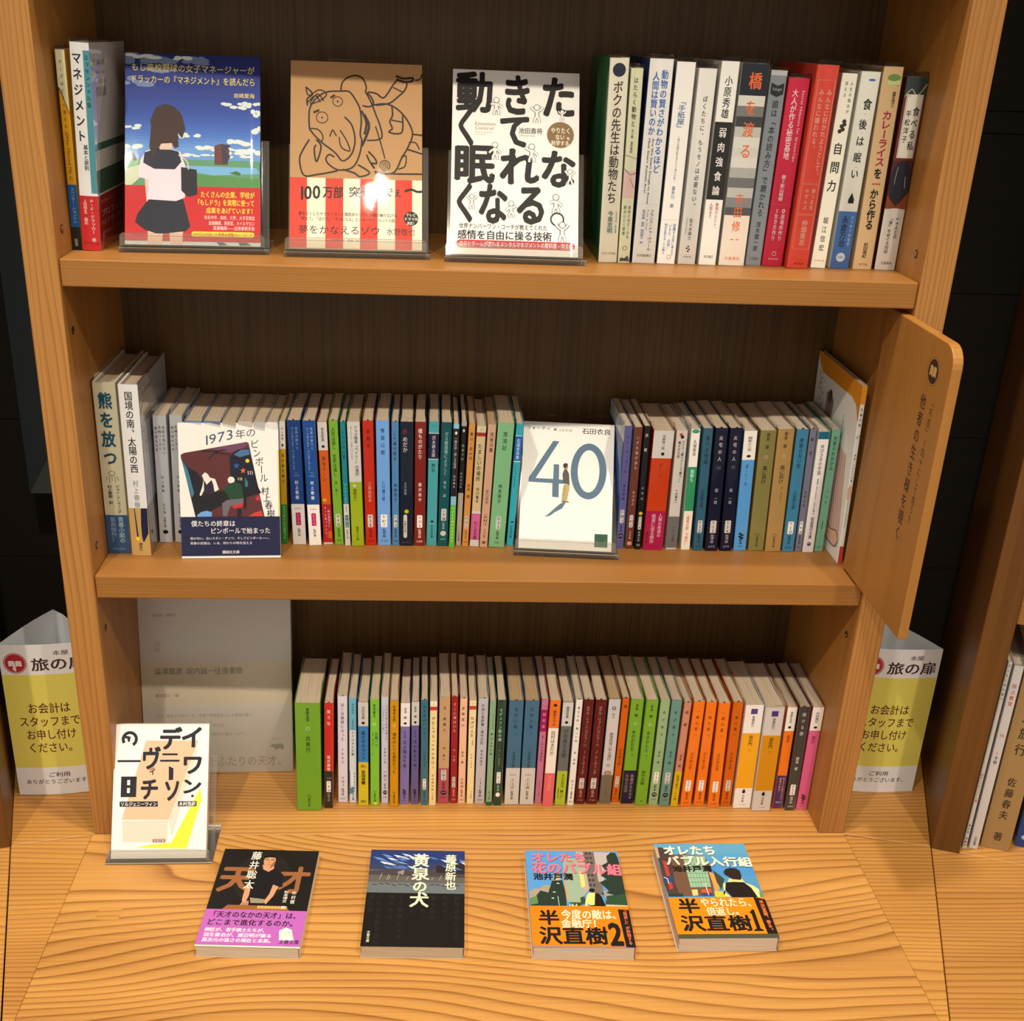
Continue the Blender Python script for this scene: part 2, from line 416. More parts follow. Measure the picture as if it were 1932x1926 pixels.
# ------------------------------------------------------------------ bookcases
def bookcase(loc, rz, label, name='bookcase', dark=False, shelves=(Z2, Z1, ZT), pins=True, top=1.35):
    r = empty(name, loc, (0, 0, rz)); tag(r, label, 'bookcase')
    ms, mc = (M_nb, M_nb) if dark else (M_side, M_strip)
    for x0 in (-TP, W):
        mb = MB(); mb.box(x0, x0 + TP, 0.0, YB + 0.012, 0, top, ms)
        p = mb.build('side_panel', r)
        mb = MB(); mb.box(x0, x0 + TP, -SB, 0.0, 0, top, mc); bevel(mb.build('edge_strip', p), 0.0006, 1)
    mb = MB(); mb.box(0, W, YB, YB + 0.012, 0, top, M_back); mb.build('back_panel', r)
    for z in shelves:
        mb = MB(); mb.box(0.0005, W - 0.0005, 0.0, YB, z - TS, z, M_shelf); bevel(mb.build('shelf', r), 0.0012, 2)
    if pins:
        for z in (0.6844, 0.5872, 0.3574, 0.2587):
            for x, s in ((0, 1), (W, -1)):
                if s < 0 and 0.34 < z < 0.62: continue
                mb = MB(); n = 12
                for k in range(n):
                    a, b = 2 * PI * k / n, 2 * PI * (k + 1) / n
                    for r0, r1, dx0, dx1, m in ((0.0042, 0.0030, 0.0003, 0.0004, simple('pin_hole', (30, 22, 15))), (0.0030, 0.0, 0.0006, 0.0018, M_metal)):
                        q = [(x + s * dx0, 0.0205 + r0 * math.cos(a), z + r0 * math.sin(a)), (x + s * dx0, 0.0205 + r0 * math.cos(b), z + r0 * math.sin(b)),
                             (x + s * dx1, 0.0205 + r1 * math.cos(b), z + r1 * math.sin(b)), (x + s * dx1, 0.0205 + r1 * math.cos(a), z + r1 * math.sin(a))]
                        mb.face(q if r1 else q[:3], m)
                mb.build('shelf_pin', r)
    return r
bookcase((0, 0, 0), 0, 'open ash bookcase in the middle, holding three rows of books')
aR, aL = math.radians(-18.6), math.radians(16.4)
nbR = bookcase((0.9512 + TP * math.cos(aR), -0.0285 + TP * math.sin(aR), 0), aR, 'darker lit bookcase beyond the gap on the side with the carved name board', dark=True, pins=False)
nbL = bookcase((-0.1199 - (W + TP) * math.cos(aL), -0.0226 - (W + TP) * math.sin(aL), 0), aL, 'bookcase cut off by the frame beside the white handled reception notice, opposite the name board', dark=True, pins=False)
nbL['label'] = 'bookcase at the picture edge of which only a dark side panel shows'
nbR['label'] = 'bookcase at the picture edge holding a wide kraft brown book'
for side, lab in ((1, 'wooden counter board under the neighbouring bookcase with the kraft brown book'), (-1, 'sliver of counter board under the neighbouring bookcase showing only its side')):
    OO = Vector((1.2 if side > 0 else -0.4, -0.05, -0.03)); dk = empty('display_deck', OO); tag(dk, lab, 'display counter')
    e = g * side
    if side > 0:
        plank([(sx(-0.40, 1) + e, -0.40), (1.75, -0.55), (1.75, -0.30), (sx(-0.0285, 1) + e, -0.0285)], 'front_board', M_deck2, dk, OO)
        plank([(sx(-0.0283, 1) + e, -0.0283), (1.75, -0.2998), (1.90, 0.10), (sx(0.262, 1) + e, 0.262)], 'rear_board', M_deck2, dk, OO)
    else:
        plank([(-0.95, -0.52), (sx(-0.40, -1) + e, -0.40), (sx(-0.0226, -1) + e, -0.0226), (-0.95, -0.27)], 'front_board', M_deck2, dk, OO)
        plank([(-0.95, -0.2698), (sx(-0.0224, -1) + e, -0.0224), (sx(0.262, -1) + e, 0.262), (-1.1, 0.10)], 'rear_board', M_deck2, dk, OO)

# ------------------------------------------------------------------ carved name board on the inner side of the bookcase
K = (26, 22, 20); WH = (244, 240, 232); CR = (238, 226, 200)
sb = empty('sign_board', (0.8125, -0.0425, 0.3335))
tag(sb, 'thin wooden name board with dark vertical writing, rounded upper corner, jutting from the bookcase', 'sign')
pts = [(-0.0825, 0.0), (0.0825, 0.0), (0.0825, 0.2945)]
for k in range(7):
    a = math.radians(90 + 15 * k); pts.append((-0.0825 + 0.02 + 0.02 * math.cos(a), 0.2945 - 0.02 + 0.02 * math.sin(a)))
mb = MB(); mb.prism(pts, 0.0, 0.0099, M_sign, 'X'); bevel(mb.build('board', sb), 0.0012, 2)
INK = (62, 42, 28)
pr = Print(165, 294.5, lambda u, v, l: (-l * mm, (0.0825 - u * mm), v * mm))
lu = lambda y: (40 - (y)) / 165.0        # world y (mm) -> fraction
lt = lambda z: 1 - (z - 333.5) / 294.5
pr.circ(lu(-88.5), lt(596), 12.2, INK, 13.2, 28)
pr.ring(lu(-88.5), lt(596), 11.6, 0.7, (196, 146, 88), 28, ry=12.6)
bk = (196, 146, 88); cu_, ct_ = lu(-88.5), lt(596)
for sg in (-1, 1):
    pr.poly([(cu_ + sg * 0.002, ct_ - 0.014), (cu_ + sg * 0.020, ct_ - 0.019), (cu_ + sg * 0.042, ct_ - 0.015), (cu_ + sg * 0.042, ct_ + 0.016), (cu_ + sg * 0.020, ct_ + 0.012), (cu_ + sg * 0.002, ct_ + 0.018)], bk)
pr.V('他者の生き様を覗く', lu(-79.5), 12.5, lt(573), lt(421), INK, 0.012)
pr.V('「不惑」＝四十にして惑うた', lu(-99.5), 7.8, lt(574), lt(447), INK, 0.0)
pr.build('lettering', sb)

# ------------------------------------------------------------------ books
def shell(t, d, h, off, z0, z1, mats, name, parent, th=0.0, bulge=0.0, r=0.0008, wavy=0.0, flap=0.0):
    """U-shaped jacket round the spine; off = how far outside the cover it sits"""
    ml, msp, mr_ = mats
    x0, x1, y0 = -off[0], t + off[0], -off[1]
    P = [(x0, d, 0), (x0, y0 + r, 0)]
    ns = 6 if bulge else 1
    for k in range(1, 3): a = PI + k * PI / 6; P.append((x0 + r + r * math.cos(a), y0 + r + r * math.sin(a), 1))
    for k in range(ns + 1):
        f = k / ns; P.append((x0 + r + (x1 - x0 - 2 * r) * f, y0 - bulge * 4 * f * (1 - f), 1))
    for k in range(1, 3): a = 1.5 * PI + k * PI / 6; P.append((x1 - r + r * math.cos(a), y0 + r + r * math.sin(a), 1))
    P += [(x1, y0 + r, 1), (x1, d, 2)]
    tags = [0] + [1] * (len(P) - 3) + [2]
    mb = MB(); n = len(P)
    if wavy:
        # single thin sheet, uneven upper rim
        Q = [(P[0][0], P[0][1])]
        for k in range(1, 8): Q.append((x0, d + (y0 + r - d) * k / 8))
        Q += [(p[0], p[1]) for p in P[1:-1]]
        for k in range(1, 9): Q.append((x1, y0 + r + (d - y0 - r) * k / 8))
        rnd = random.Random(int(t * 1e6) + int(h * 1e5) + len(Q)); rows = []
        for zi, z in enumerate((z0, z1 - 0.004, z1 - 0.001, z1)):
            row = []
            for j, (x, y) in enumerate(Q):
                k = 0 if zi < 2 else (0.5 if zi == 2 else 1.0)
                row.append((x + rnd.uniform(-1, 1) * wavy * 0.25 * k, y + rnd.uniform(-0.3, 1) * wavy * 0.6 * k, z + rnd.uniform(-1, 0.6) * wavy * (k > 0.6)))
            rows.append(row)
        for a, b in zip(rows[:-1], rows[1:]):
            for j in range(len(Q) - 1): mb.face([a[j], a[j + 1], b[j + 1], b[j]], msp)
        return mb.build(name, parent, smooth=True)
    inn = [(min(max(x, x0 + th), x1 - th), max(y, y0 + th)) for x, y, _ in P]
    for j in range(n - 1):
        m = (ml, msp, mr_)[tags[j]]
        a, b = P[j], P[j + 1]; c, e = inn[j], inn[j + 1]
        mb.face([(a[0], a[1], z0), (b[0], b[1], z0), (b[0], b[1], z1), (a[0], a[1], z1)], m)
        mb.face([(e[0], e[1], z0), (c[0], c[1], z0), (c[0], c[1], z1), (e[0], e[1], z1)], paint((196, 184, 166)) if th > 0.0002 else m)
        for z in (z0, z1):
            if (abs(a[0] - c[0]) + abs(a[1] - c[1])) > 1e-7 or (abs(b[0] - e[0]) + abs(b[1] - e[1])) > 1e-7:
                mb.face([(a[0], a[1], z), (b[0], b[1], z), (e[0], e[1], z), (c[0], c[1], z)], m)
    for j in (0, n - 1):
        a, c = P[j], inn[j]
        mb.face([(a[0], a[1], z0), (a[0], a[1], z1), (c[0], c[1], z1), (c[0], c[1], z0)], (ml, None, mr_)[0 if j == 0 else 2])
    return mb.build(name, parent)

def make_book(name, t, d, h, color, left=None, right=None, hard=False, film=0.0045, pages=0, band=None, loc=(0, 0, 0), rot=(0, 0, 0), mat=None, ribbon=False, drop=None, wave=1.0, filmmat=None, seed=None):
    r = empty(name, loc, rot)
    if mat is not None: r.matrix_world = mat
    bul = 0.0009 if hard else 0.0
    th = 0.0022 if hard else 0.00028
    if t < 0.008: th = min(th, t * 0.2)
    mc = paint(color, 0.5, 0.3, 'cover_paper')
    cov = shell(t, d, h, (0, 0), 0, h, (paint(left or color, 0.5, 0.3), mc, paint(right or color, 0.5, 0.3)), 'cover', r, th, bul, 0.0009)
    rnd = random.Random(seed if seed is not None else int(t * 1e6 + h * 1e6))
    drop = drop if drop is not None else (0.0035 if hard else rnd.uniform(0.0006, 0.0018))
    iw = th + 0.0002; mb = MB(); L = []; R_ = []
    ph, am = rnd.uniform(0, 6), min(t * 0.07, 0.0009) * wave
    for k in range(11):
        f = k / 10; y = 0.0012 + (d - 0.0012 - (0.004 if hard else 0.0012)) * f
        s_ = math.sin(f * 5.2 + ph) * am * min(1, f * 3)
        L.append((iw + max(0, s_) + am * 0.35 * min(1, f * 4), y)); R_.append((t - iw + min(0, s_) - am * 0.35 * min(1, f * 4), y))
    mb.prism(L[::-1] + R_, 0.0004 if not hard else 0.003, h - drop, M_pages[pages]); mb.build('pages', r)
    if band:
        bh, bc = band[0], band[1]
        shell(t, d, h, (0.00018, 0.00018), 0.0003, bh * h, (paint(bc), paint(bc), paint(bc)), 'band', r, 0.0001, bul, 0.0009)
    if ribbon:
        mb = MB(); cx = t * rnd.uniform(0.42, 0.6)
        mb.face([(cx - 0.0011, 0.0006, h - drop), (cx + 0.0011, 0.0006, h - drop), (cx + 0.0012, 0.0002, h + 0.0012), (cx - 0.0003, -0.0002, h + 0.0016)], paint((30, 20, 16)))
        mb.face([(cx - 0.0011, 0.0006, h - drop), (cx - 0.0003, -0.0002, h + 0.0016), (cx - 0.0009, 0.004, h - drop + 0.0004)], paint((30, 20, 16)))
        mb.build('bookmark_cord', r, fix=False)
    if film:
        fm = filmmat or M_film
        shell(t, d, h, (0.0008 if mat is not None else 0.0003, 0.0006 + bul), 0.0002, h + film, (fm, fm, fm), 'clear_sleeve', r, 0, 0, 0.0012, wavy=0.0016)
    return r
def spine_print(r, t, h, hard=False, banded=False):
    T, H_ = t * 1000, h * 1000; bul = 0.9 if hard else 0.0; ex = (0.2 if banded else 0.0)
    def fn(u, v, l):
        f = u / T
        return (u * mm, -(l + ex + (bul * (4 * f * (1 - f) if fn.snug else max(4 * f * (1 - f), .85)) + 0.12 if bul else 0)) * mm, v * mm)
    fn.snug = False
    p = Print(T, H_, fn)
    if bul:
        base = p.rect
        def rect(u0, t0, u1, t1, c):
            n = 6
            P = []
            for k in range(n + 1):
                u = (u0 + (u1 - u0) * k / n) * T; P += [(u, (1 - t1) * H_), (u, (1 - t0) * H_)]
            fn.snug = True
            p._put(P, [(2 * k, 2 * k + 2, 2 * k + 3, 2 * k + 1) for k in range(n)], c)
            fn.snug = False
        p.rect = rect
    return p
def face_print(r, t, d, h, banded=False):
    ex = 0.2 if banded else 0.0
    return Print(d * 1000, h * 1000, lambda u, v, l: (-(l + ex) * mm, d - u * mm, v * mm))
def back_print(r, t, d, h):
    return Print(d * 1000, h * 1000, lambda u, v, l: (t + l * mm, u * mm, v * mm))
def face_matrix(P, rx, rz, d, ry=0.0):
    Rm = Euler((math.radians(rx), math.radians(ry), math.radians(rz)), 'XYZ').to_matrix().to_4x4()
    A = Matrix(((0, -1, 0, d), (0, 0, 1, 0), (-1, 0, 0, 0), (0, 0, 0, 1)))
    return Matrix.Translation(Vector(P) * mm) @ Rm @ A
ORD = lambda n: '%d%s' % (n, 'th' if 10 <= n % 100 <= 20 else {1: 'st', 2: 'nd', 3: 'rd'}.get(n % 10, 'th'))
POS = {
'T1': (4.1,2.1,7.0,45.5,179.6), 'T2': (19.6,6.6,18.2,43.8,186.1), 'R1': (524.6,-3.0,19.3,60.2,190.7), 'R2': (540.9,-1.8,12.5,60.3,182.3), 'R3': (560.9,1.1,23.5,61.0,191.5), 
'R4': (584.0,1.7,18.8,61.4,189.5), 'R5': (605.4,1.9,18.1,62.3,184.5), 'R6': (626.4,1.7,18.1,61.6,191.6), 'R7': (651.4,1.3,26.5,63.1,190.3), 'R8': (675.0,2.3,16.5,66.8,185.1), 
'R9': (694.4,3.1,21.5,65.8,178.9), 'R10': (718.0,3.1,22.1,57.4,191.6), 'R11': (741.2,3.6,15.9,62.3,185.0), 'R12': (762.9,2.3,19.8,62.4,187.3), 'R13': (786.8,-0.7,20.2,61.9,192.4), 
'R14': (810.6,0.8,21.5,63.1,184.0), 'L1': (12.8,0.7,24.3,56.8,192.9), 'L2': (37.7,1.3,21.0,51.8,192.5), 'L3': (56.6,3.3,14.9,86.6,148.6), 'L4': (73.2,3.9,14.2,87.1,149.4), 
'L5': (93.4,3.1,19.1,80.2,145.3), 'L6': (113.3,2.8,19.4,80.8,145.2), 'L7': (131.4,2.8,15.6,81.4,145.0), 'L8': (148.1,2.9,16.2,82.0,145.2), 'L9': (163.3,2.7,13.2,82.5,145.0), 
'L10': (176.7,2.8,12.7,82.9,144.8), 'L11': (188.0,1.9,7.0,87.1,145.0), 'L12': (204.8,-2.6,15.1,85.7,146.7), 'L13': (222.4,-3.9,14.1,84.1,147.1), 'L14': (236.6,-4.2,10.8,87.4,144.9), 
'L15': (249.1,-4.7,10.6,86.7,146.9), 'L16': (258.7,-4.0,6.6,84.6,146.5), 'L17': (270.1,-3.8,14.2,83.8,147.0), 'L18': (284.6,-2.9,12.4,86.2,147.6), 'L19': (299.6,-2.1,15.1,86.7,148.0), 
'L20': (312.4,-1.3,8.5,87.1,146.9), 'L21': (324.6,-0.8,15.0,86.2,147.3), 'L22': (339.2,-0.5,12.5,86.6,147.4), 'L23': (352.8,0.6,11.9,87.8,147.8), 'L24': (365.5,1.7,12.2,87.0,147.4), 
'L25': (375.5,2.0,6.6,82.9,146.9), 'L26': (383.2,2.9,6.3,88.8,147.9), 'L27': (390.9,3.9,7.6,86.6,146.7), 'L28': (401.2,3.9,10.6,86.9,143.8), 'L29': (411.6,4.9,9.5,84.8,146.6), 
'L30': (426.4,5.3,18.5,85.3,148.3), 'L31': (442.1,5.0,8.3,90.0,146.7), 'N1': (568.0,-1.9,9.1,86.7,147.5), 'N2': (578.6,-0.8,9.0,86.6,146.4), 'N3': (588.6,-1.9,7.5,84.9,148.5), 
'N4': (605.4,-0.1,23.0,83.9,144.0), 'N5': (627.4,-1.6,13.1,85.8,143.8), 'N6': (643.8,-3.1,10.8,85.8,145.6), 'N7': (658.0,-3.9,11.3,83.9,147.6), 'N8': (673.2,-4.4,14.6,83.1,148.3), 
'N9': (690.4,-5.6,14.2,83.7,148.5), 'N10': (707.0,-5.1,15.1,85.2,145.1), 'N12': (726.0,-4.1,18.5,85.3,145.9), 'N13': (745.3,-4.2,18.6,83.6,148.3), 'N14': (762.8,-3.6,13.8,83.5,148.7), 
'N15': (775.2,-3.9,7.7,84.5,149.0), 'N16': (786.5,-2.9,13.2,83.2,146.5), 'N17': (799.8,-1.7,10.1,86.3,148.5), 'N18': (814.1,-5.2,6.0,54.9,208.1), 'P1': (211.3,1.5,29.8,40.3,151.0), 
'P2': (234.0,2.9,10.9,44.6,148.5), 'P3': (250.4,1.4,12.2,55.7,150.9), 'P4': (262.7,1.1,9.2,54.8,149.3), 'P5': (275.6,0.7,12.5,49.2,147.0), 'P6': (289.4,0.2,11.2,49.7,150.3), 
'P7': (301.4,0.0,9.4,54.0,151.3), 'P8': (312.7,-0.1,10.6,47.1,150.3), 'P9': (324.8,0.7,11.7,52.3,144.1), 'P10': (337.6,-0.5,9.6,52.3,146.0), 'P11': (349.4,-1.7,8.7,50.6,149.8), 
'P12': (359.1,-0.6,9.2,49.7,148.6), 'P13': (372.4,-0.9,13.4,53.5,151.8), 'P14': (384.9,-1.6,8.6,54.0,152.1), 'P15': (394.6,-0.9,9.3,53.5,150.2), 'P16': (405.2,-0.6,8.9,52.8,147.9), 
'P17': (416.9,0.1,12.4,53.2,150.5), 'P18': (428.1,0.0,7.6,49.7,149.4), 'P19': (438.5,0.0,10.3,49.7,150.7), 'P20': (455.8,0.0,17.7,51.5,148.9), 'P21': (474.4,0.2,17.4,51.5,149.0), 
'P22': (488.8,1.0,8.7,53.7,149.1), 'P23': (500.3,1.2,12.8,48.4,151.4), 'P24': (515.3,1.6,13.0,50.3,147.6), 'P25': (528.4,1.4,8.7,49.8,151.6), 'P26': (540.4,1.4,12.6,52.7,149.9), 
'P27': (555.1,1.4,14.0,52.7,149.9), 'P28': (571.4,1.1,14.6,53.6,150.3), 'P29': (584.6,1.8,9.3,56.3,149.9), 'P30': (599.0,0.8,15.9,53.6,150.2), 'P31': (615.8,1.1,14.7,50.0,151.3), 
'P32': (631.0,1.3,11.9,50.0,151.4), 'P33': (644.7,1.2,12.8,48.8,152.3), 'P34': (656.8,2.3,9.1,47.9,149.8), 'P35': (671.2,1.4,13.7,47.9,151.1), 'P36': (687.9,-0.3,13.0,48.8,150.0), 
'P37': (705.2,-2.9,14.1,45.5,150.8), 'P38': (721.6,-2.0,12.7,48.5,150.5), 'P39': (740.6,-2.0,22.6,44.2,149.0), 'P40': (763.6,-1.5,22.8,39.1,149.2), 'P41': (784.8,-1.5,12.4,41.8,147.8), 
'P42': (800.0,-2.1,13.5,40.2,149.4), 'P43': (815.0,-0.4,14.3,41.5,148.0), }
POS['T1'] = (5.4, 2.4, 9.2, 45.5, 179.6)
def v(p, text, u, sf, t0, t1, c=K, b=0.0): p.V(text, u, sf * p.w, t0, t1, c, max(b, 0.012))
def lab(p, a, t0=.745, t1=.85, box=WH, ink=K, wd=.50):      # white code label
    if box: p.rrect(.5 - wd / 2, t0, .5 + wd / 2, t1, 1.2, box)
    n = len(a)
    for i, s in enumerate(a):
        c = t0 + (t1 - t0) * (i + .5) / n; k = min((.95 if s[0] in '0123456789' else 1.5) * len(s) / p.w, wd * .45); hh = min(.0125, .36 * (t1 - t0) / n); p.H(s, .5 - k, .5 + k, c - hh, c + hh, ink, .012)
def shin(p, a, price='', ink=K, box=WH, t0=.745, t1=.85, bi=K):
    lab(p, a, t0, t1, box, bi); v(p, '新潮文庫', .5, .3, t1 + .012, .935, ink)
    if price: p.H(price, .22, .78, .955, .972, ink)
def bun(p, a, ink=K, box=WH, price='', dark=K, t0=.66, t1=.77):   # pictorial round mark near the foot
    lab(p, a, t0, t1, box, K); v(p, '文春文庫', .5, .3, t1 + .012, .86, ink)
    p.circ(.5, .895, .28 * p.w, dark, .022 * p.h); p.line([(.34, .9), (.42, .885), (.5, .9), (.58, .885), (.66, .9)], .5, WH)
    if price: p.H(price, .25, .75, .935, .95, ink)
def kod(p, n, ink=K, t=.95):                                  # leaf mark and publisher
    for k in range(4): p.circ(.5 + (.09 if k % 2 else -.09), .855 + .012 * k, .12 * p.w, ink, .01 * p.h, 8)
    v(p, '講談社文庫', .5, .26, .885, .945, ink); p.H(n, .3, .7, .958, .97, ink)
def shue(p, ink=K):
    p.ring(.5, .865, min(.16 * p.w, 2.2), .4, ink, 16); p.V('集英社文庫', .5, min(.26 * p.w, 2.6), .885, .965, ink, .012)
def top2(p, name, t, c=WH, ink=K): p.rect(0, 0, 1, t, c); v(p, name, .5, .34, .045, t - .07, ink, .01); p.circ(.5, t - .03, .17 * p.w, ink, .011 * p.h, 12)

def T1(p):
    p.rect(0, 0, 1, .18, (232, 222, 176)); p.poly([(0, .18), (1, .18), (1, .30), (0, .17)], (232, 222, 176)); p.line([(0, .18), (.3, .2), (.7, .27), (1, .31)], .5, (60, 30, 20), True)
    v(p, 'チーズはどこへ消えた？', .45, .34, .04, .42, (120, 74, 20)); p.D('Who Moved My C', .5, .42 * p.w, .40, .64, (120, 84, 30)); p.rect(0, .66, 1, .88, (24, 92, 158)); v(p, 'スペンサー・ジョンソン', .5, .44, .675, .86, (176, 206, 226)); p.rect(0, .88, 1, 1, (34, 30, 26)); p.rrect(.25, .94, .6, .98, .4, (150, 140, 120))
def T2(p):
    v(p, 'マネジメント', .34, .50, .035, .47, (30, 30, 50), .02); p.rect(.68, .035, 1, .71, (74, 142, 152)); v(p, 'エッセンシャル版', .84, .22, .05, .3, (30, 84, 96))
    v(p, '基本と原則', .52, .26, .475, .6, (30, 30, 50), .01); p.rect(0, .725, 1, 1, (188, 36, 38)); v(p, 'Ｐ・Ｆ・ドラッカー 著', .66, .26, .74, .955, (226, 190, 180)); v(p, '上田惇生 編訳', .3, .2, .74, .87, (226, 190, 180)); p.H('ダイヤモンド社', .1, .9, .955, .97, (60, 16, 16))
def R1(p):
    p.circ(.5, .055, .33 * p.w, (40, 44, 60)); v(p, 'ボクの先生は動物たち', .5, .52, .105, .70, (62, 44, 36)); v(p, '今泉忠明', .5, .3, .735, .85, (34, 96, 84)); v(p, 'いまいずみ ただあき', .82, .1, .735, .85, (34, 96, 84)); p.H('ハッピーオウル社', .12, .9, .945, .96, K)
def R2(p):
    v(p, 'はたらく動物と', .45, .38, .04, .29, (70, 66, 50)); v(p, '文と絵 金井真紀', .45, .2, .30, .42, (90, 86, 66)); p.line([(0, .43), (1, .45)], .35, (90, 80, 60)); p.rect(0, .51, .99, .65, (236, 196, 184))
    p.line([(0, .5), (.5, .53), (1, .52)], .5, (90, 60, 60), True); p.line([(.5, .55), (.9, .6)], .4, (60, 50, 40)); v(p, '自由とはビールを', .66, .24, .69, .87, (110, 104, 80)); v(p, '飲みにいく夜道', .3, .24, .69, .85, (110, 104, 80)); p.ring(.5, .92, 2.2, .4, (60, 50, 40)); p.poly([(.1, .99), (.2, .97), (.5, .975), (.8, .96), (.95, .99)], (90, 84, 74))
def R3(p):
    bl = (38, 96, 170); v(p, '動物の賢さがわかるほど', .68, .30, .05, .545, bl, .02); v(p, '人間は賢いのか', .32, .30, .06, .36, bl, .02)
    p.D('Are We Smart Enough to Know', .44, .12 * p.w, .375, .70, K, .02); p.D('How Smart Animals Are?', .28, .12 * p.w, .375, .645, K, .02); p.rect(0, .697, 1, .699, (220, 214, 200)); v(p, 'フランス・ドゥ・ヴァール', .68, .19, .725, .935, K, .01); p.D('Frans de Waal', .5, .1 * p.w, .725, .83, K); v(p, '松沢哲郎 監訳 柴田裕之 訳', .33, .15, .725, .90, bl); p.H('紀伊國屋書店', .2, .82, .953, .967, K)
def R4(p):
    v(p, '「手紙屋」', .5, .42, .17, .33, (60, 96, 140)); v(p, '〜僕の就職活動を変えた十通の手紙〜', .5, .13, .35, .58, (140, 140, 130)); v(p, '喜多川 泰', .5, .22, .60, .71, (60, 96, 140)); p.rect(0, .77, 1, .772, (206, 200, 180)); v(p, '就職する前に考えて', .78, .17, .79, .96, (30, 88, 160), .01); v(p, 'いる人、必読！', .54, .17, .79, .93, (30, 88, 160), .01); v(p, '明日を変える10の教え', .3, .17, .79, .95, (30, 88, 160)); p.ring(.62, .965, 2.1, .4, (150, 90, 60))
def R5(p):
    v(p, 'ぼくたちに、もうモノは必要ない。', .52, .27, .13, .705, K); v(p, '佐々木典士', .5, .21, .755, .87, K); p.D('Sasaki Fumio', .27, .12 * p.w, .755, .84, K)
    for q in ((.5, .905), (.42, .915), (.56, .92), (.5, .93)): p.circ(q[0], q[1], .9, K, n=9)
    p.H('WANI BOOKS', .25, .75, .955, .965, K)
def R6(p):
    v(p, '小原秀雄', .5, .44, .065, .27, K); p.rect(0, .285, 1, .665, (36, 34, 32)); v(p, '弱肉強食論', .5, .44, .30, .655, WH); v(p, '動物からヒト、', .68, .18, .68, .82, (176, 30, 60)); v(p, '人間まで', .34, .18, .68, .76, (176, 30, 60)); p.H('明石書店', .25, .8, .95, .965, K)
def R7(p):
    og = (226, 104, 50); p.rect(0, 0, 1, .15, (26, 34, 44)); tones = [(214, 206, 192), (120, 116, 112), (60, 60, 62), (190, 184, 172), (214, 208, 194), (206, 200, 188), (216, 208, 194), (170, 166, 158), (110, 108, 106), (188, 182, 172), (130, 128, 124), (80, 80, 80)]
    for i, c in enumerate(tones): p.rect(0, .15 + .05 * i, 1, .15 + .05 * (i + 1), c)
    p.rect(0, .74, 1, 1, (232, 214, 196)); v(p, '橋', .55, .5, .035, .125, og, .02); v(p, 'を渡る', .5, .46, .155, .47, og, .01); v(p, '吉田修一', .5, .34, .62, .90, og); p.H('文藝春秋', .2, .8, .955, .972, og)
def R8(p):
    p.rect(0, 0, 1, .025, (180, 178, 172)); p.poly([(.1, .06), (.5, .075), (.9, .06), (.9, .115), (.5, .13), (.1, .115)], (36, 36, 38)); p.H('Kakugen', .22, .78, .082, .098, (170, 170, 170)); v(p, '頭は「本の読み方」で磨かれる', .5, .40, .145, .74, K, .005); p.rect(0, .727, 1, .729, (150, 152, 152)); v(p, '茂木健一郎', .5, .3, .765, .925, K); p.H('三笠書房', .2, .8, .957, .972, (60, 60, 60))
def R9(p):
    wh = (246, 216, 214); v(p, '大人が作る秘密基地', .38, .3, .055, .42, wh); p.D('Secret Hideouts for Grown-Ups', .76, .17 * p.w, .06, .43, wh); v(p, '著＝影山裕樹', .42, .22, .50, .64, wh); p.rect(0, .66, 1, .662, (216, 90, 100)); v(p, '◎居場所作り', .66, .2, .68, .86, wh); v(p, '＝生き方作り', .34, .2, .68, .86, wh); p.ring(.5, .93, 2.2, .4, wh); p.H('DU BOOKS', .25, .75, .955, .965, wh)
def R10(p):
    ln = (250, 190, 160)
    for q in ([(.12, .07), (.9, .07), (.9, .565), (.12, .565), (.12, .07)], [(.12, .57), (.9, .57), (.9, .72), (.12, .72), (.12, .57)], [(.12, .725), (.9, .725), (.9, .90), (.12, .90), (.12, .725)]): p.line(q, .35, ln)
    v(p, 'みんなに好かれようとして、', .7, .23, .11, .54, ln); v(p, 'みんなに嫌われる。', .34, .23, .11, .41, ln); v(p, '勝つ広告', .7, .17, .59, .7, ln); v(p, 'のぜんぶ', .4, .17, .59, .7, ln); v(p, '仲畑貴志', .52, .28, .75, .88, ln)
    for k in range(8): p.circ(.52 + .16 * math.cos(k * PI / 4), .94 + .02 * math.sin(k * PI / 4), .4, (130, 40, 30), n=6)
    p.H('宣伝会議', .3, .75, .97, .98, (130, 40, 30))
def R11(p):
    v(p, '人生の悩みが', .7, .2, .035, .2, K); v(p, '消える', .36, .2, .035, .12, K)
    for q in ((.62, .235), (.5, .26), (.6, .275), (.42, .285), (.66, .25)): p.circ(q[0], q[1], 2.1, (54, 46, 42), n=8)
    v(p, '自問力', .5, .62, .325, .61, K, .02); v(p, '堀江信宏', .5, .36, .72, .915, K, .01); p.H('ダイヤモンド社', .15, .85, .955, .967, K)
def R12(p):
    p.circ(.6, .04, .18 * p.w, (66, 110, 190), 1.1); v(p, '食', .56, .46, .115, .2, K, .02); v(p, '後は眠い', .5, .42, .215, .545, K, .02)
    for t in (.205, .3, .385, .47): p.circ(.52, t, .45, (200, 60, 40), n=8)
    p.poly([(.4, .635), (.55, .60), (.7, .635), (.7, .655), (.4, .655)], K); p.rect(0, .697, 1, 1, (74, 116, 176)); v(p, '永倉万治', .42, .36, .72, .885, K); v(p, 'エッセイの名手', .78, .16, .715, .88, (200, 214, 230)); p.circ(.5, .94, .24 * p.w, (224, 226, 224)); p.H('新潮社', .35, .65, .932, .947, (90, 120, 170))
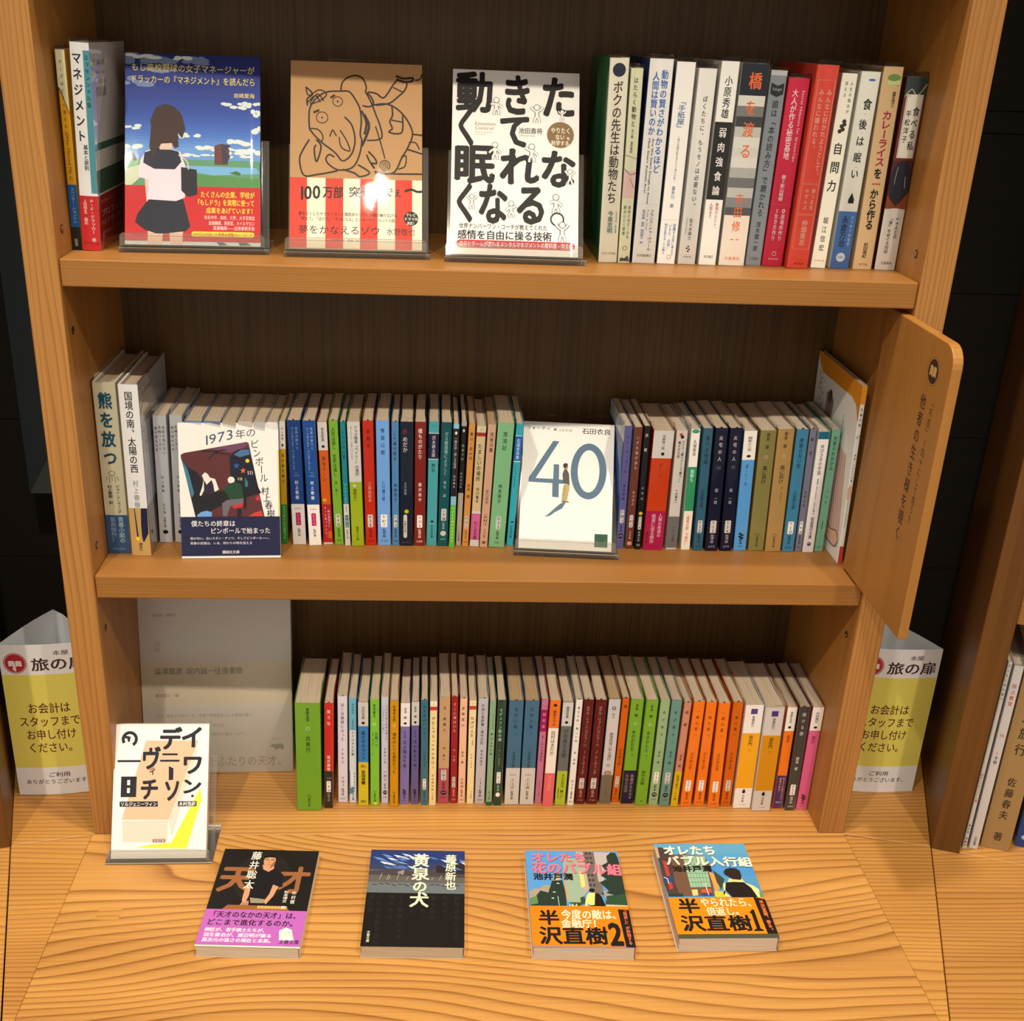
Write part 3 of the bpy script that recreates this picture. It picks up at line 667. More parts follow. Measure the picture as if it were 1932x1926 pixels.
def R13(p):
    p.circ(.58, .05, .32 * p.w, (104, 138, 62), 3.2); p.rrect(.26, .062, .92, .085, 1, (188, 196, 130)); rd = (168, 28, 62)
    v(p, '関野吉晴ゼミ', .7, .18, .115, .19, K); v(p, 'カレーライス', .52, .5, .205, .475, rd, .03); v(p, 'を', .52, .44, .48, .54, K, .03); v(p, '一', .52, .44, .545, .58, rd, .03); v(p, 'から作る', .5, .44, .585, .795, K, .03); v(p, '前田亜紀', .5, .24, .86, .94, K); p.H('ポプラ社', .28, .75, .968, .98, K)
def R14(p):
    p.rect(0, .0, 1, .1, (52, 66, 62)); p.line([(0, .1), (.3, .06), (.6, .09), (1, .03)], 1.2, (176, 170, 130), True); p.rect(0, .1, 1, .42, (120, 48, 44)); p.rect(.12, .085, .92, .405, (236, 226, 206)); p.line([(.16, .093), (.88, .093), (.88, .397), (.16, .397), (.16, .093)], .3, (120, 110, 100))
    v(p, '食べる私', .68, .34, .14, .37, K, .01); v(p, '平松洋子', .34, .26, .16, .33, K); p.circ(.5, .53, .49 * p.w, (44, 44, 52), 21); p.line([(.3, .45), (.24, .52), (.3, .6)], .8, (150, 150, 160), True); p.line([(.72, .5), (.76, .56)], .8, (170, 170, 176)); p.poly([(0, .6), (.5, .66), (1, .58), (1, .67), (0, .67)], (150, 72, 40)); p.rect(0, .667, 1, 1, (232, 220, 206)); v(p, '29人との', .72, .2, .71, .83, K); v(p, '「食」をめぐる対話', .4, .2, .71, .91, K); p.H('文藝春秋', .25, .8, .955, .97, K)

def L1(p):
    tl = (26, 86, 108); v(p, '熊を放つ', .5, .62, .045, .48, tl, .03); p.ring(.5, .515, 3.4, .4, K, ry=2.6)
    for k in range(5): p.line([(.3 + .1 * k, .53), (.22 + .14 * k, .56 + (.01 if k % 2 else 0))], .4, K)
    v(p, 'ジョン・アーヴィング', .68, .17, .585, .755, K); v(p, '村上春樹 訳', .34, .19, .585, .70, K); p.rect(0, .765, 1, 1, (58, 92, 130)); v(p, '青春小説の', .7, .26, .775, .935, (190, 206, 214)); v(p, '最高傑作！', .34, .26, .775, .93, (150, 176, 192)); p.H('中央公論社', .2, .8, .965, .978, (150, 176, 192))
def L2(p):
    v(p, '国境の南、太陽の西', .5, .42, .035, .50, K); v(p, '村上春樹', .5, .3, .54, .71, (150, 150, 150)); p.rect(0, .71, 1, 1, (196, 156, 92)); p.poly([(.3, .71), (.98, .71), (.95, .86), (.7, .915), (.35, .895)], (28, 30, 62)); p.circ(.38, .895, 2.3, (250, 200, 20)); v(p, '講談社', .5, .2, .92, .97, K)
def mura(p): v(p, '色彩を持たない', .76, .22, .075, .3, K); v(p, '多崎つくると、', .48, .22, .075, .3, K); v(p, '彼の巡礼の年', .2, .22, .08, .28, K); v(p, '村上春樹', .5, .2, .46, .6, K); lab(p, ['む', '5', '13'], .68, .77, None); v(p, '文春文庫', .5, .2, .79, .88, K); p.circ(.5, .915, 3, K, 2.4)
def L11(p): top2(p, '村上春樹', .22); p.rect(0, .22, 1, .67, (214, 168, 30)); v(p, '風の歌を聴け', .5, .5, .25, .5, K, .01); p.rect(0, .67, 1, 1, (40, 140, 50)); v(p, 'すべてはここから始まった', .5, .5, .68, .96, (190, 220, 180))
def L12(p, vol='〈上〉'):
    w_ = (150, 176, 206); v(p, '世界の終りと', .68, .22, .05, .23, w_); v(p, 'ハードボイルド・ワンダーランド', .36, .2, .05, .39, w_); p.H(vol, .3, .75, .405, .42, w_); p.H('新装版', .3, .75, .43, .44, w_); v(p, '村上春樹', .5, .28, .47, .63, WH); p.rect(0, .665, 1, 1, WH); p.H('100周年', .2, .75, .695, .71, (190, 60, 110)); p.rrect(.3, .735, .68, .84, 1, (190, 30, 100)); lab(p, ['む', '5', '4'], .74, .835, None, (240, 150, 190)); v(p, '新潮文庫', .5, .24, .865, .93, K)
def L14(p): top2(p, '早見和真', .225); v(p, '東京ドーン', .48, .42, .27, .48, (120, 50, 10), .0); p.circ(.35, .63, 2.1, (250, 200, 20)); p.rect(0, .665, 1, .985, (206, 40, 50)); v(p, '俺は最強だと', .72, .24, .71, .86, WH, .01); v(p, 'ずっと思っていた。', .36, .24, .68, .95, WH, .01); p.rect(.55, .89, .95, .95, (240, 110, 30)); p.rect(0, .985, 1, 1, WH)
def L15(p): v(p, '人民は弱し 官吏は強し', .45, .42, .05, .44, (40, 60, 20)); v(p, '星 新一', .5, .3, .475, .60, (50, 80, 30)); shin(p, ['ほ', '4', '15'], '520', (50, 90, 30))
def L16(p): v(p, 'トリツカレ男', .5, .6, .065, .295, (10, 60, 70), .01); v(p, 'いしいしんじ', .5, .5, .48, .65, (190, 230, 226)); p.rect(0, .655, 1, 1, WH); v(p, '真実性', .5, .3, .67, .72, (60, 120, 140)); p.rrect(.2, .745, .85, .85, 1, (70, 130, 150)); lab(p, ['い', '76', '3'], .745, .85, None, WH); v(p, '新潮文庫', .5, .34, .865, .945, K)
def L17(p): p.rect(0, 0, 1, .475, WH); v(p, 'ジャズ喫茶「ベイシー」の選択', .66, .3, .03, .425, K, .01); v(p, 'ぼくとジムランの酒とバラの日々', .3, .13, .035, .3, K); p.circ(.4, .505, 2, (220, 226, 190)); v(p, '菅原正二', .42, .3, .53, .63, (60, 70, 10), .01); v(p, '講談社＋α文庫', .5, .22, .84, .955, (60, 70, 10))
def L18(p): v(p, '金閣寺', .5, .36, .055, .22, (90, 20, 10)); v(p, '三島由紀夫', .52, .32, .48, .645, (240, 190, 170)); shin(p, ['み', '3', '8'], '630', (120, 20, 10))
def L19(p): v(p, '脊梁山脈', .5, .32, .05, .275, (20, 40, 70)); v(p, '乙川優三郎', .5, .26, .475, .635, (20, 50, 90)); shin(p, ['お', '61', '7'], '710', (20, 50, 90))
def L20(p): v(p, '二十歳の原点', .45, .5, .07, .31, (20, 40, 60)); v(p, '高野悦子', .5, .44, .485, .64, (20, 50, 90)); shin(p, ['た', '14', '1'], '490', (20, 50, 90))
def L21(p): v(p, '赤', .36, .34, .05, .1, (190, 30, 60)); v(p, 'めだか', .38, .38, .115, .24, WH); v(p, '立川談春', .4, .2, .475, .58, (190, 190, 190)); p.circ(.5, .715, 2.4, (246, 212, 30)); p.rrect(.26, .74, .54, .935, 2, WH); v(p, '扶桑社文庫', .4, .16, .79, .89, K); p.H('た-31-1', .15, .75, .965, .978, (130, 140, 150))
def L22(p): w_ = (230, 210, 200); v(p, '橋ものがたり', .48, .4, .05, .295, w_); v(p, '藤沢周平', .5, .32, .475, .64, w_); shin(p, ['ふ', '11', '5'], '630', w_)
def L23(p): p.H('さ 10', .25, .75, .025, .045, (30, 110, 120)); p.rect(0, .088, 1, .298, (230, 240, 240)); p.rect(0, .095, 1, .291, (30, 30, 74)); v(p, '沢木耕太郎', .5, .36, .11, .28, WH); v(p, '無名', .5, .36, .325, .4, K, .01); p.circ(.5, .80, 1.8, K, 1.2); v(p, '幻冬舎文庫', .5, .26, .825, .935, K)
def L24(p): w_ = (190, 216, 210); v(p, 'ガス燈酒場によろしく', .5, .36, .075, .42, w_); v(p, '椎名 誠', .5, .28, .46, .60, w_); bun(p, ['し', '9', '38'], w_, WH, '690', WH, .69, .79)
def L25(p): p.rect(0, 0, 1, .035, (120, 190, 210)); p.poly([(.5, .055), (.75, .07), (.5, .085), (.25, .07)], WH); v(p, '一握の砂・悲しき玩具', .5, .5, .1, .35, (180, 180, 180)); v(p, '石川啄木', .5, .4, .40, .51, (190, 190, 190)); p.rect(0, .575, 1, .645, (130, 180, 200)); p.rect(0, .645, 1, 1, (90, 176, 50)); v(p, '子どもの頃から本が好き', .5, .36, .66, .96, (220, 236, 190))
def L26(p): p.rect(0, 0, 1, .035, (190, 190, 186)); p.poly([(.5, .055), (.75, .07), (.5, .085), (.25, .07)], WH); v(p, '智恵子抄', .5, .5, .17, .31, (180, 180, 176)); v(p, '高村光太郎', .4, .4, .395, .53, (190, 190, 186)); p.rect(0, .565, 1, 1, (206, 186, 164)); p.line([(.5, .85), (.9, .835)], .3, (90, 70, 60)); v(p, '280円文庫', .5, .4, .87, .96, K)
def L27(p): v(p, '螢川・泥の河', .5, .5, .065, .295, (60, 30, 10)); v(p, '宮本 輝', .5, .5, .48, .60, (70, 40, 10)); shin(p, ['み', '12', '5'], '430', (120, 60, 20))
def L28(p): p.rect(0, 0, 1, .05, (240, 224, 186)); p.H('は', .4, .6, .02, .035, K); p.rect(0, .052, 1, .082, (190, 50, 40)); v(p, 'たましいの場所', .46, .5, .14, .45, K); v(p, '早川義夫', .5, .36, .50, .63, K); p.rect(0, .70, 1, .72, WH); p.rect(0, .72, 1, .945, (232, 110, 160)); p.ring(.5, .76, 2.4, .3, (250, 190, 210)); v(p, 'ちくま文庫', .5, .44, .785, .94, (70, 20, 60), .01); p.rect(0, .945, 1, 1, WH)
def L29(p): v(p, '死者の書', .55, .5, .06, .22, (70, 40, 30), .01); v(p, '折口信夫', .5, .38, .52, .64, (90, 60, 50)); p.line([(.3, .725), (.7, .725), (.7, .82), (.3, .82), (.3, .725)], .3, (170, 90, 60)); lab(p, ['お', '41', '1'], .73, .82, None); v(p, '中公文庫', .5, .28, .845, .92, (140, 80, 60)); p.rect(.3, .95, .7, .97, (130, 70, 60))
def L30(p): v(p, '放浪記', .5, .28, .06, .22, (20, 50, 30)); v(p, '林芙美子', .44, .24, .48, .64, (20, 60, 40)); lab(p, ['は', '1', '1'], .745, .85, (226, 236, 220), wd=.3); v(p, '新潮文庫', .5, .18, .865, .935, K); p.H('790', .35, .65, .955, .972, K)
def L31(p): v(p, 'い-1', .5, .4, .02, .09, (10, 80, 110)); p.rect(0, .095, 1, .305, (190, 230, 240)); p.rect(0, .1, 1, .297, (20, 90, 170)); v(p, '石田衣良他', .5, .5, .12, .285, (200, 224, 240)); p.D('Love Letter', .45, .46 * p.w, .33, .52, (10, 60, 80)); p.circ(.55, .80, 1.6, K, 1.1); v(p, '幻冬舎文庫', .5, .34, .825, .935, K)
def N1(p): v(p, 'イン・ザ・プール', .5, .44, .07, .38, (40, 36, 80)); v(p, '奥田英朗', .5, .36, .46, .6, (40, 36, 80)); bun(p, ['お', '38', '1'], (40, 36, 80), WH, '', K, .675, .785)
def N2(p): w_ = (226, 196, 180); v(p, 'いずれ我が身も', .45, .42, .065, .345, w_); v(p, '色川武大', .5, .34, .51, .64, w_); lab(p, ['い', '42', '3'], .715, .82, WH); v(p, '中公文庫', .5, .3, .85, .92, w_); p.rrect(.2, .94, .8, .97, 1, (236, 180, 150))
def N3(p): v(p, '津 軽', .45, .5, .045, .215, WH); v(p, '太宰治', .5, .4, .47, .6, (190, 190, 190)); p.circ(.5, .70, 2.1, (246, 212, 30)); shin(p, ['た', '2', '4'], '430', WH, t0=.725, t1=.835)
def N4(p): p.rect(0, 0, 1, .225, WH); v(p, '平野啓一郎', .52, .16, .035, .155, K); p.circ(.53, .19, 1.9, K); v(p, 'ドーン', .5, .2, .26, .385, (90, 20, 10)); p.rect(0, .665, 1, 1, (196, 24, 84)); v(p, '人類の希望の', .74, .2, .685, .89, (250, 206, 216), .01); v(p, '根源に迫る傑作', .4, .22, .69, .945, (250, 206, 216), .01); v(p, '講談社文庫', .14, .1, .84, .94, K); p.H('講談社', .45, .62, .96, .97, (120, 10, 50))
def N5(p): p.circ(.42, .035, 1.9, (226, 80, 40)); p.circ(.55, .053, 1.9, K); v(p, 'カイジ「勝つべくして勝つ！」', .68, .24, .08, .44, K, .02); v(p, '働き方の話', .34, .24, .085, .225, K, .02); p.circ(.5, .495, .8, (210, 50, 40)); v(p, '木暮太一', .5, .26, .51, .61, K, .01); p.rect(0, .715, 1, .985, (128, 124, 120)); v(p, 'サンマーク文庫', .55, .2, .80, .93, K)
def N6(p): p.circ(.5, 0.018, .42 * p.w, (60, 150, 110), 2.4); v(p, '久保俊治', .52, .4, .085, .215, K); p.rect(0, .305, 1, .67, (42, 138, 92)); v(p, '羆撃ち', .5, .46, .325, .43, (190, 230, 206)); p.rect(0, .67, 1, 1, (238, 222, 200)); v(p, '「情熱大陸」で紹介！', .5, .36, .69, .965, (200, 40, 60), .01)
def N7(p): v(p, '青べか物語', .5, .44, .055, .29, (12, 40, 56), .01); v(p, '山本周五郎', .45, .34, .485, .64, (14, 50, 70)); shin(p, ['や', '2', '3'], '590', (14, 50, 70))
def N8(p, vol='（上）', a='3'): v(p, '火宅の人', .5, .32, .05, .27, WH); p.H(vol, .22, .8, .30, .325, (180, 180, 200)); v(p, '檀 一雄', .5, .28, .48, .61, (190, 190, 200)); shin(p, ['た', '5', a], '670', (200, 200, 210))
def N10(p): top2(p, '柳家小三治', .235); v(p, 'ま・く・ら', .45, .3, .27, .45, K); kod(p, '695')
def N12(p, sub=''):
    v(p, '開高 健', .5, .22, .02, .15, K, .01); p.ring(.5, .215, 2, .5, (226, 220, 190)); v(p, '風に訊け', .5, .3, .285, .435, K); 
    if sub: v(p, sub, .6, .14, .46, .58, K)
    shue(p)
def N14(p): v(p, '季節のない街', .5, .36, .07, .31, (10, 36, 54)); v(p, '山本周五郎', .5, .3, .49, .645, (10, 40, 60)); shin(p, ['や', '2', '13'], '670', (10, 40, 60))
def N15(p): v(p, '箱 男', .5, .5, .055, .22, (30, 30, 50)); v(p, '安部公房', .5, .4, .49, .63, (40, 40, 60)); shin(p, ['あ', '4', '16'], '490', (40, 30, 50))
def N16(p): p.rect(0, 0, 1, .06, (20, 96, 120)); v(p, 'ゆびさきの宇宙', .5, .36, .1, .35, K); v(p, '福島智・盲ろうを生きて', .5, .16, .38, .56, K); v(p, '生井久美子', .5, .18, .57, .68, K); v(p, '岩波現代文庫', .5, .32, .70, .885, (20, 20, 60), .02); p.circ(.5, .93, 2.4, (50, 60, 130)); p.line([(.36, .93), (.5, .923), (.64, .93)], .5, WH)
def N17(p): v(p, '荒野のおおかみ', .5, .46, .055, .33, (20, 60, 50)); v(p, 'ヘッセ', .5, .34, .475, .61, (20, 60, 50)); v(p, '新潮文庫 ヘ-1-9', .5, .2, .745, .91, (30, 60, 50)); p.H('590', .25, .75, .955, .972, K)
def N18(p): p.rect(0, 0, 1, .10, (230, 150, 40)); v(p, '仕事文脈', .5, .56, .115, .225, K); p.H('vol.9', .1, .9, .265, .285, K); v(p, '特集 ごはんと仕事', .5, .4, .37, .53, K); p.poly([(0, .56), (.6, .54), (1, .58), (.5, .64), (0, .62)], (226, 180, 150)); p.D('SHIGOTO BUNMYAKU', .5, .4 * p.w, .64, .79, K); p.rect(.1, .90, .9, 1, (206, 60, 50))

def P1(p): v(p, '東野圭吾', .5, .14, .045, .17, K, .01); p.ring(.5, .23, 2.4, .7, (220, 236, 190)); v(p, '白夜行', .5, .19, .295, .455, K); shue(p)
def P2(p): w_ = (246, 214, 200); v(p, '笑うな', .5, .44, .055, .215, w_); v(p, '筒井康隆', .5, .4, .49, .64, w_, .01); p.rect(0, .64, 1, 1, (34, 30, 28)); p.H('新装版', .25, .85, .70, .715, (150, 140, 130)); shin(p, ['つ', '4', '11'], '', (150, 140, 130), WH, .735, .845)
def P3(p): v(p, 'ぼくは猟師になった', .5, .36, .06, .415, (70, 60, 60)); v(p, '千松信也', .5, .26, .475, .63, (90, 80, 80)); shin(p, ['せ', '13', '1'], '550', K, None)
def P4(p): p.rect(0, 0, 1, .30, (108, 176, 196)); v(p, '寺山修司', .5, .3, .05, .15, K, .01); v(p, '寺山修司幻想', .5, .22, .2, .27, K); v(p, 'マルドロオルの歌', .5, .42, .27, .545, K); p.rect(0, .675, .55, .83, (230, 228, 220)); v(p, '新潮人間文庫', .7, .2, .70, .87, K); p.rect(0, .68, .15, .9, (90, 150, 180)); p.poly([(0, .86), (.6, .84), (.7, .89), (0, .92)], (70, 130, 150)); v(p, '角川文庫', .5, .26, .90, .975, K)
def P5(p): p.rect(0, 0, 1, .225, WH); v(p, '百田尚樹', .5, .3, .04, .16, (70, 60, 60)); p.circ(.5, .195, 1.9, K); v(p, '風の中のマリア', .5, .42, .27, .555, K); p.rect(0, .57, 1, 1, (244, 220, 50)); p.H('感動No.1', .25, .8, .595, .625, (210, 40, 30), .02); v(p, '百田尚樹', .5, .42, .65, .79, K, .03); p.H('講談社', .25, .8, .945, .97, K, .01)
def P6(p): v(p, '原田康夫', .46, .34, .04, .165, K, .01); p.ring(.46, .225, 2, .6, (210, 230, 180)); v(p, '豆腐バカ', .68, .36, .3, .44, K); v(p, '世界に挑み続けた20年', .3, .18, .3, .52, K); shue(p); p.circ(.55, .982, 2.4, (240, 216, 30), 1.8)
def P7(p): v(p, 'きみは白鳥の死体を踏んだ', .7, .26, .075, .4, (60, 50, 80)); v(p, 'ことがあるか（下駄で）', .3, .24, .075, .35, (60, 50, 80)); v(p, '宮藤官九郎', .5, .28, .465, .62, (60, 50, 80)); bun(p, ['く', '34', '2'], K, None, '600', K, .68, .79)
def P8(p): v(p, '松浦弥太郎', .5, .34, .04, .19, K, .01); p.ring(.5, .225, 1.9, .6, (252, 230, 160)); v(p, '場所はいつも旅先だった', .5, .42, .29, .68, (70, 40, 0)); shue(p)
def P9(p, vol='上'): top2(p, '宮本 輝', .225); v(p, '新装版', .5, .2, .27, .34, (30, 24, 60)); v(p, '花の降る午後', .5, .44, .36, .635, (34, 28, 66)); p.H('（' + vol + '）', .25, .75, .64, .662, (34, 28, 66)); kod(p, '790', (34, 28, 66))
def P11(p): v(p, '泣き言はいわない', .5, .42, .045, .365, (16, 50, 66)); v(p, '山本周五郎', .5, .3, .475, .63, (16, 50, 66)); shin(p, ['や', '2', '50'], '490', (16, 50, 66))
def P12(p): p.rect(0, 0, 1, .05, (240, 226, 190)); p.H('う', .4, .6, .025, .04, K); p.rect(0, .052, 1, .085, (190, 60, 50)); v(p, 'がむしゃら1500キロ', .5, .48, .14, .60, K); p.H('（全）', .3, .8, .615, .635, K); v(p, '浮谷東次郎', .5, .34, .69, .86, (90, 80, 60)); v(p, 'ちくま文庫', .5, .2, .87, .945, K)
def P13(p): v(p, '文・堺雅人', .5, .3, .075, .325, K); v(p, '堺 雅人', .5, .22, .455, .59, (60, 40, 30), .01); p.rect(0, .66, 1, 1, (206, 96, 110)); bun(p, ['さ', '60', '1'], K, WH, '650', K, .675, .775)
def P14(p): w_ = (244, 210, 196); v(p, 'そこに僕はいた', .5, .46, .05, .33, w_); v(p, '辻 仁成', .5, .36, .475, .6, w_); shin(p, ['つ', '17', '2'], '520', w_)
def P15(p): v(p, '道頓堀川', .45, .42, .065, .275, (50, 30, 20)); v(p, '宮本 輝', .5, .36, .49, .615, (60, 40, 20)); shin(p, ['み', '12', '10'], '550', (60, 40, 20), None)
def P16(p): p.H('み', .4, .6, .025, .04, K); p.rect(0, .052, 1, .085, (190, 60, 50)); v(p, 'ねぼけ人生', .48, .48, .145, .35, K); v(p, '〈新装版〉', .6, .2, .36, .44, K); v(p, '水木しげる', .5, .3, .5, .65, (80, 70, 50)); p.circ(.2, .84, 2.1, (250, 226, 60)); v(p, 'ちくま文庫', .6, .2, .87, .945, K)
def P17(p): v(p, '牛肉と馬鈴薯・酒中日記', .48, .34, .05, .43, (70, 60, 60)); v(p, '国木田独歩', .5, .26, .475, .635, (80, 70, 70)); shin(p, ['く', '1', '2'], '520', K, None)
def P18(p): v(p, 'みうらじゅん', .6, .3, .12, .265, (30, 60, 30), .01); p.circ(.5, .31, 1.2, (30, 60, 30)); v(p, 'さよなら私', .5, .42, .335, .515, (30, 60, 30), .02); v(p, '角川文庫', .5, .28, .86, .945, K); p.rect(0, .965, 1, 1, (40, 120, 70))
def P19(p): w_ = (176, 196, 180); v(p, 'マディソン郡の橋', .42, .44, .075, .385, w_); v(p, 'R・J・ウォラー', .45, .24, .46, .62, w_); bun(p, ['ウ', '9', '1'], w_, WH, '', WH, .675, .785)
def P20(p, vol='上', n='17'): v(p, 'ながい坂', .5, .28, .055, .27, (14, 44, 64)); p.H('（' + vol + '）', .35, .68, .3, .32, (14, 44, 64)); v(p, '山本周五郎', .5, .22, .475, .635, (14, 44, 64)); p.rect(0, .64, 1, 1, WH); p.H('改版の', .3, .75, .70, .712, K); lab(p, ['や', '2', n], .735, .85, None, wd=.4); p.line([(.36, .765), (.62, .765), (.62, .85), (.36, .85), (.36, .765)], .2, (130, 110, 110)); v(p, '新潮文庫', .5, .2, .865, .95, K)
def P22(p): p.H('た-18', .2, .8, .05, .07, (190, 60, 110)); p.rect(0, .095, 1, .3, (190, 20, 100)); v(p, '田村裕', .5, .46, .11, .28, (246, 200, 220), .01); v(p, 'ホームレス中学生', .5, .44, .335, .59, (90, 20, 60)); v(p, '幻冬舎よしもと文庫', .5, .2, .77, .93, (120, 40, 80))
def P23(p): p.circ(.5, .045, 2.2, K); v(p, '朝倉かすみ', .5, .36, .09, .235, K, .01); p.rect(0, .255, 1, .68, (244, 226, 208)); v(p, '田村はまだか', .5, .44, .28, .51, K); p.rect(0, .68, 1, 1, (228, 96, 100)); v(p, 'ズシリときた', .5, .44, .705, .85, (246, 160, 160), .01)
def P24(p): p.rect(0, 0, 1, .225, WH); v(p, '勝野智美', .5, .3, .04, .15, K, .01); p.circ(.48, .19, 1.9, K); v(p, '川の見える街', .5, .44, .25, .53, (40, 40, 40)); p.rect(0, .66, 1, 1, (206, 218, 60)); v(p, '大人の恋は、難しい…', .6, .34, .69, .955, K); v(p, '講談社文庫', .25, .16, .83, .93, K)
def P25(p): v(p, '風立ちぬ・美しい村', .5, .42, .055, .4, (60, 50, 50)); v(p, '堀 辰雄', .5, .34, .475, .61, (70, 60, 60)); shin(p, ['ほ', '1', '2'], '400', K, None)
def P26(p, vol='上', n='3'): w_ = (216, 176, 160); v(p, 'ホテル・ニューハンプシャー', .48, .34, .06, .40, w_); p.H('（' + vol + '）', .25, .75, .415, .44, w_); v(p, 'Ｊ・アーヴィング', .5, .3, .475, .71, w_); shin(p, ['ア', '12', n], '710', w_)
def P28(p): p.rect(0, 0, 1, .72, (226, 222, 226)); p.rect(.14, .12, .86, .70, (238, 222, 214)); p.ring(.5, .085, 2.4, 1, (110, 40, 50)); v(p, '西川', .5, .2, .13, .18, K); v(p, '秘境西域八年の潜行 抄', .5, .32, .31, .64, (90, 80, 90)); p.circ(.5, .70, .36 * p.w, (210, 170, 140), 3.4); p.ring(.5, .70, 3.4, .4, (70, 40, 30)); v(p, '中公文庫', .5, .2, .80, .92, (110, 96, 90))
def P29(p): v(p, '檀', .5, .46, .05, .1, (120, 50, 10)); v(p, '沢木耕太郎', .5, .42, .475, .64, (130, 50, 10)); shin(p, ['さ', '7', '13'], '520', (120, 50, 10))
def P30(p, vol='上'):
    v(p, '宮本 輝', .5, .26, .045, .165, K, .01); p.ring(.5, .225, 1.9, .6, (220, 236, 190)); v(p, '水のかたち', .45, .34, .285, .49, K); v(p, vol, .5, .2, .50, .54, K)
    if vol == '上': p.rect(0, .675, 1, 1, (44, 26, 62)); v(p, '幸運がもたらす', .7, .27, .71, .96, (200, 180, 160)); v(p, '幸福の連鎖', .3, .3, .71, .89, (150, 130, 120))
    else: v(p, '傑作長編', .42, .36, .66, .8, (70, 90, 20)); p.circ(.5, .96, .8, K)
def P32(p, vol='上', n='21'): v(p, '青が散る', .5, .3, .08, .35, (30, 60, 40)); v(p, vol, .5, .2, .37, .41, (30, 60, 40)); v(p, '宮本 輝', .5, .28, .47, .6, (30, 50, 40)); bun(p, ['み', '3', n], K, WH, '650', K, .675, .785)
def P34(p): v(p, '錦 繍', .5, .46, .065, .235, (90, 40, 20)); v(p, '宮本 輝', .5, .42, .49, .62, (90, 40, 20)); p.rect(0, .655, 1, 1, (248, 206, 20)); v(p, '新潮文庫の100冊', .5, .4, .69, .94, (110, 60, 0), .01)
def P35(p, vol='上', n='2'): v(p, '一瞬の夏', .5, .32, .065, .28, (120, 50, 10)); p.H('（' + vol + '）', .28, .78, .30, .32, (130, 60, 10)); v(p, '沢木耕太郎', .46, .3, .475, .64, (140, 60, 10)); shin(p, ['さ', '7', n], '630', (120, 50, 10))
def P39(p, vol='上'): p.rect(.32, .035, .68, .085, (84, 60, 130)); v(p, '高橋和巳', .5, .16, .1, .205, K); p.rect(0, .265, 1, .80, (240, 164, 20)); v(p, '邪宗門', .5, .24, .285, .39, K); v(p, vol, .5, .12, .41, .44, K); p.circ(.5, .835, 2.1, K, 2.6); p.circ(.5, .815, .9, K); v(p, '河出文庫', .5, .15, .865, .94, K); p.H('￥1,300', .35, .68, .96, .97, K)
def P41(p): p.rect(0, 0, 1, .225, WH); v(p, '東野圭吾', .5, .3, .04, .15, K, .01); p.circ(.48, .19, 1.9, K); v(p, '宿命', .5, .4, .265, .34, (120, 50, 10)); p.rect(0, .66, 1, .99, (66, 34, 96)); v(p, '犯人さえも驚かされた', .72, .22, .68, .9, (220, 160, 80)); v(p, '衝撃の結末。', .38, .22, .68, .84, (236, 170, 80), .01); p.H('講談社文庫', .2, .8, .92, .935, (220, 200, 200))
def P42(p): w_ = (206, 204, 196); v(p, '輝ける闇', .5, .36, .045, .28, w_); v(p, '開高 健', .5, .32, .475, .605, w_); shin(p, ['か', '5', '9'], '590', w_)
def P43(p): top2(p, '花村萬月', .22); v(p, '皆月', .5, .4, .27, .35, (120, 30, 60)); kod(p, '695', (80, 20, 40))

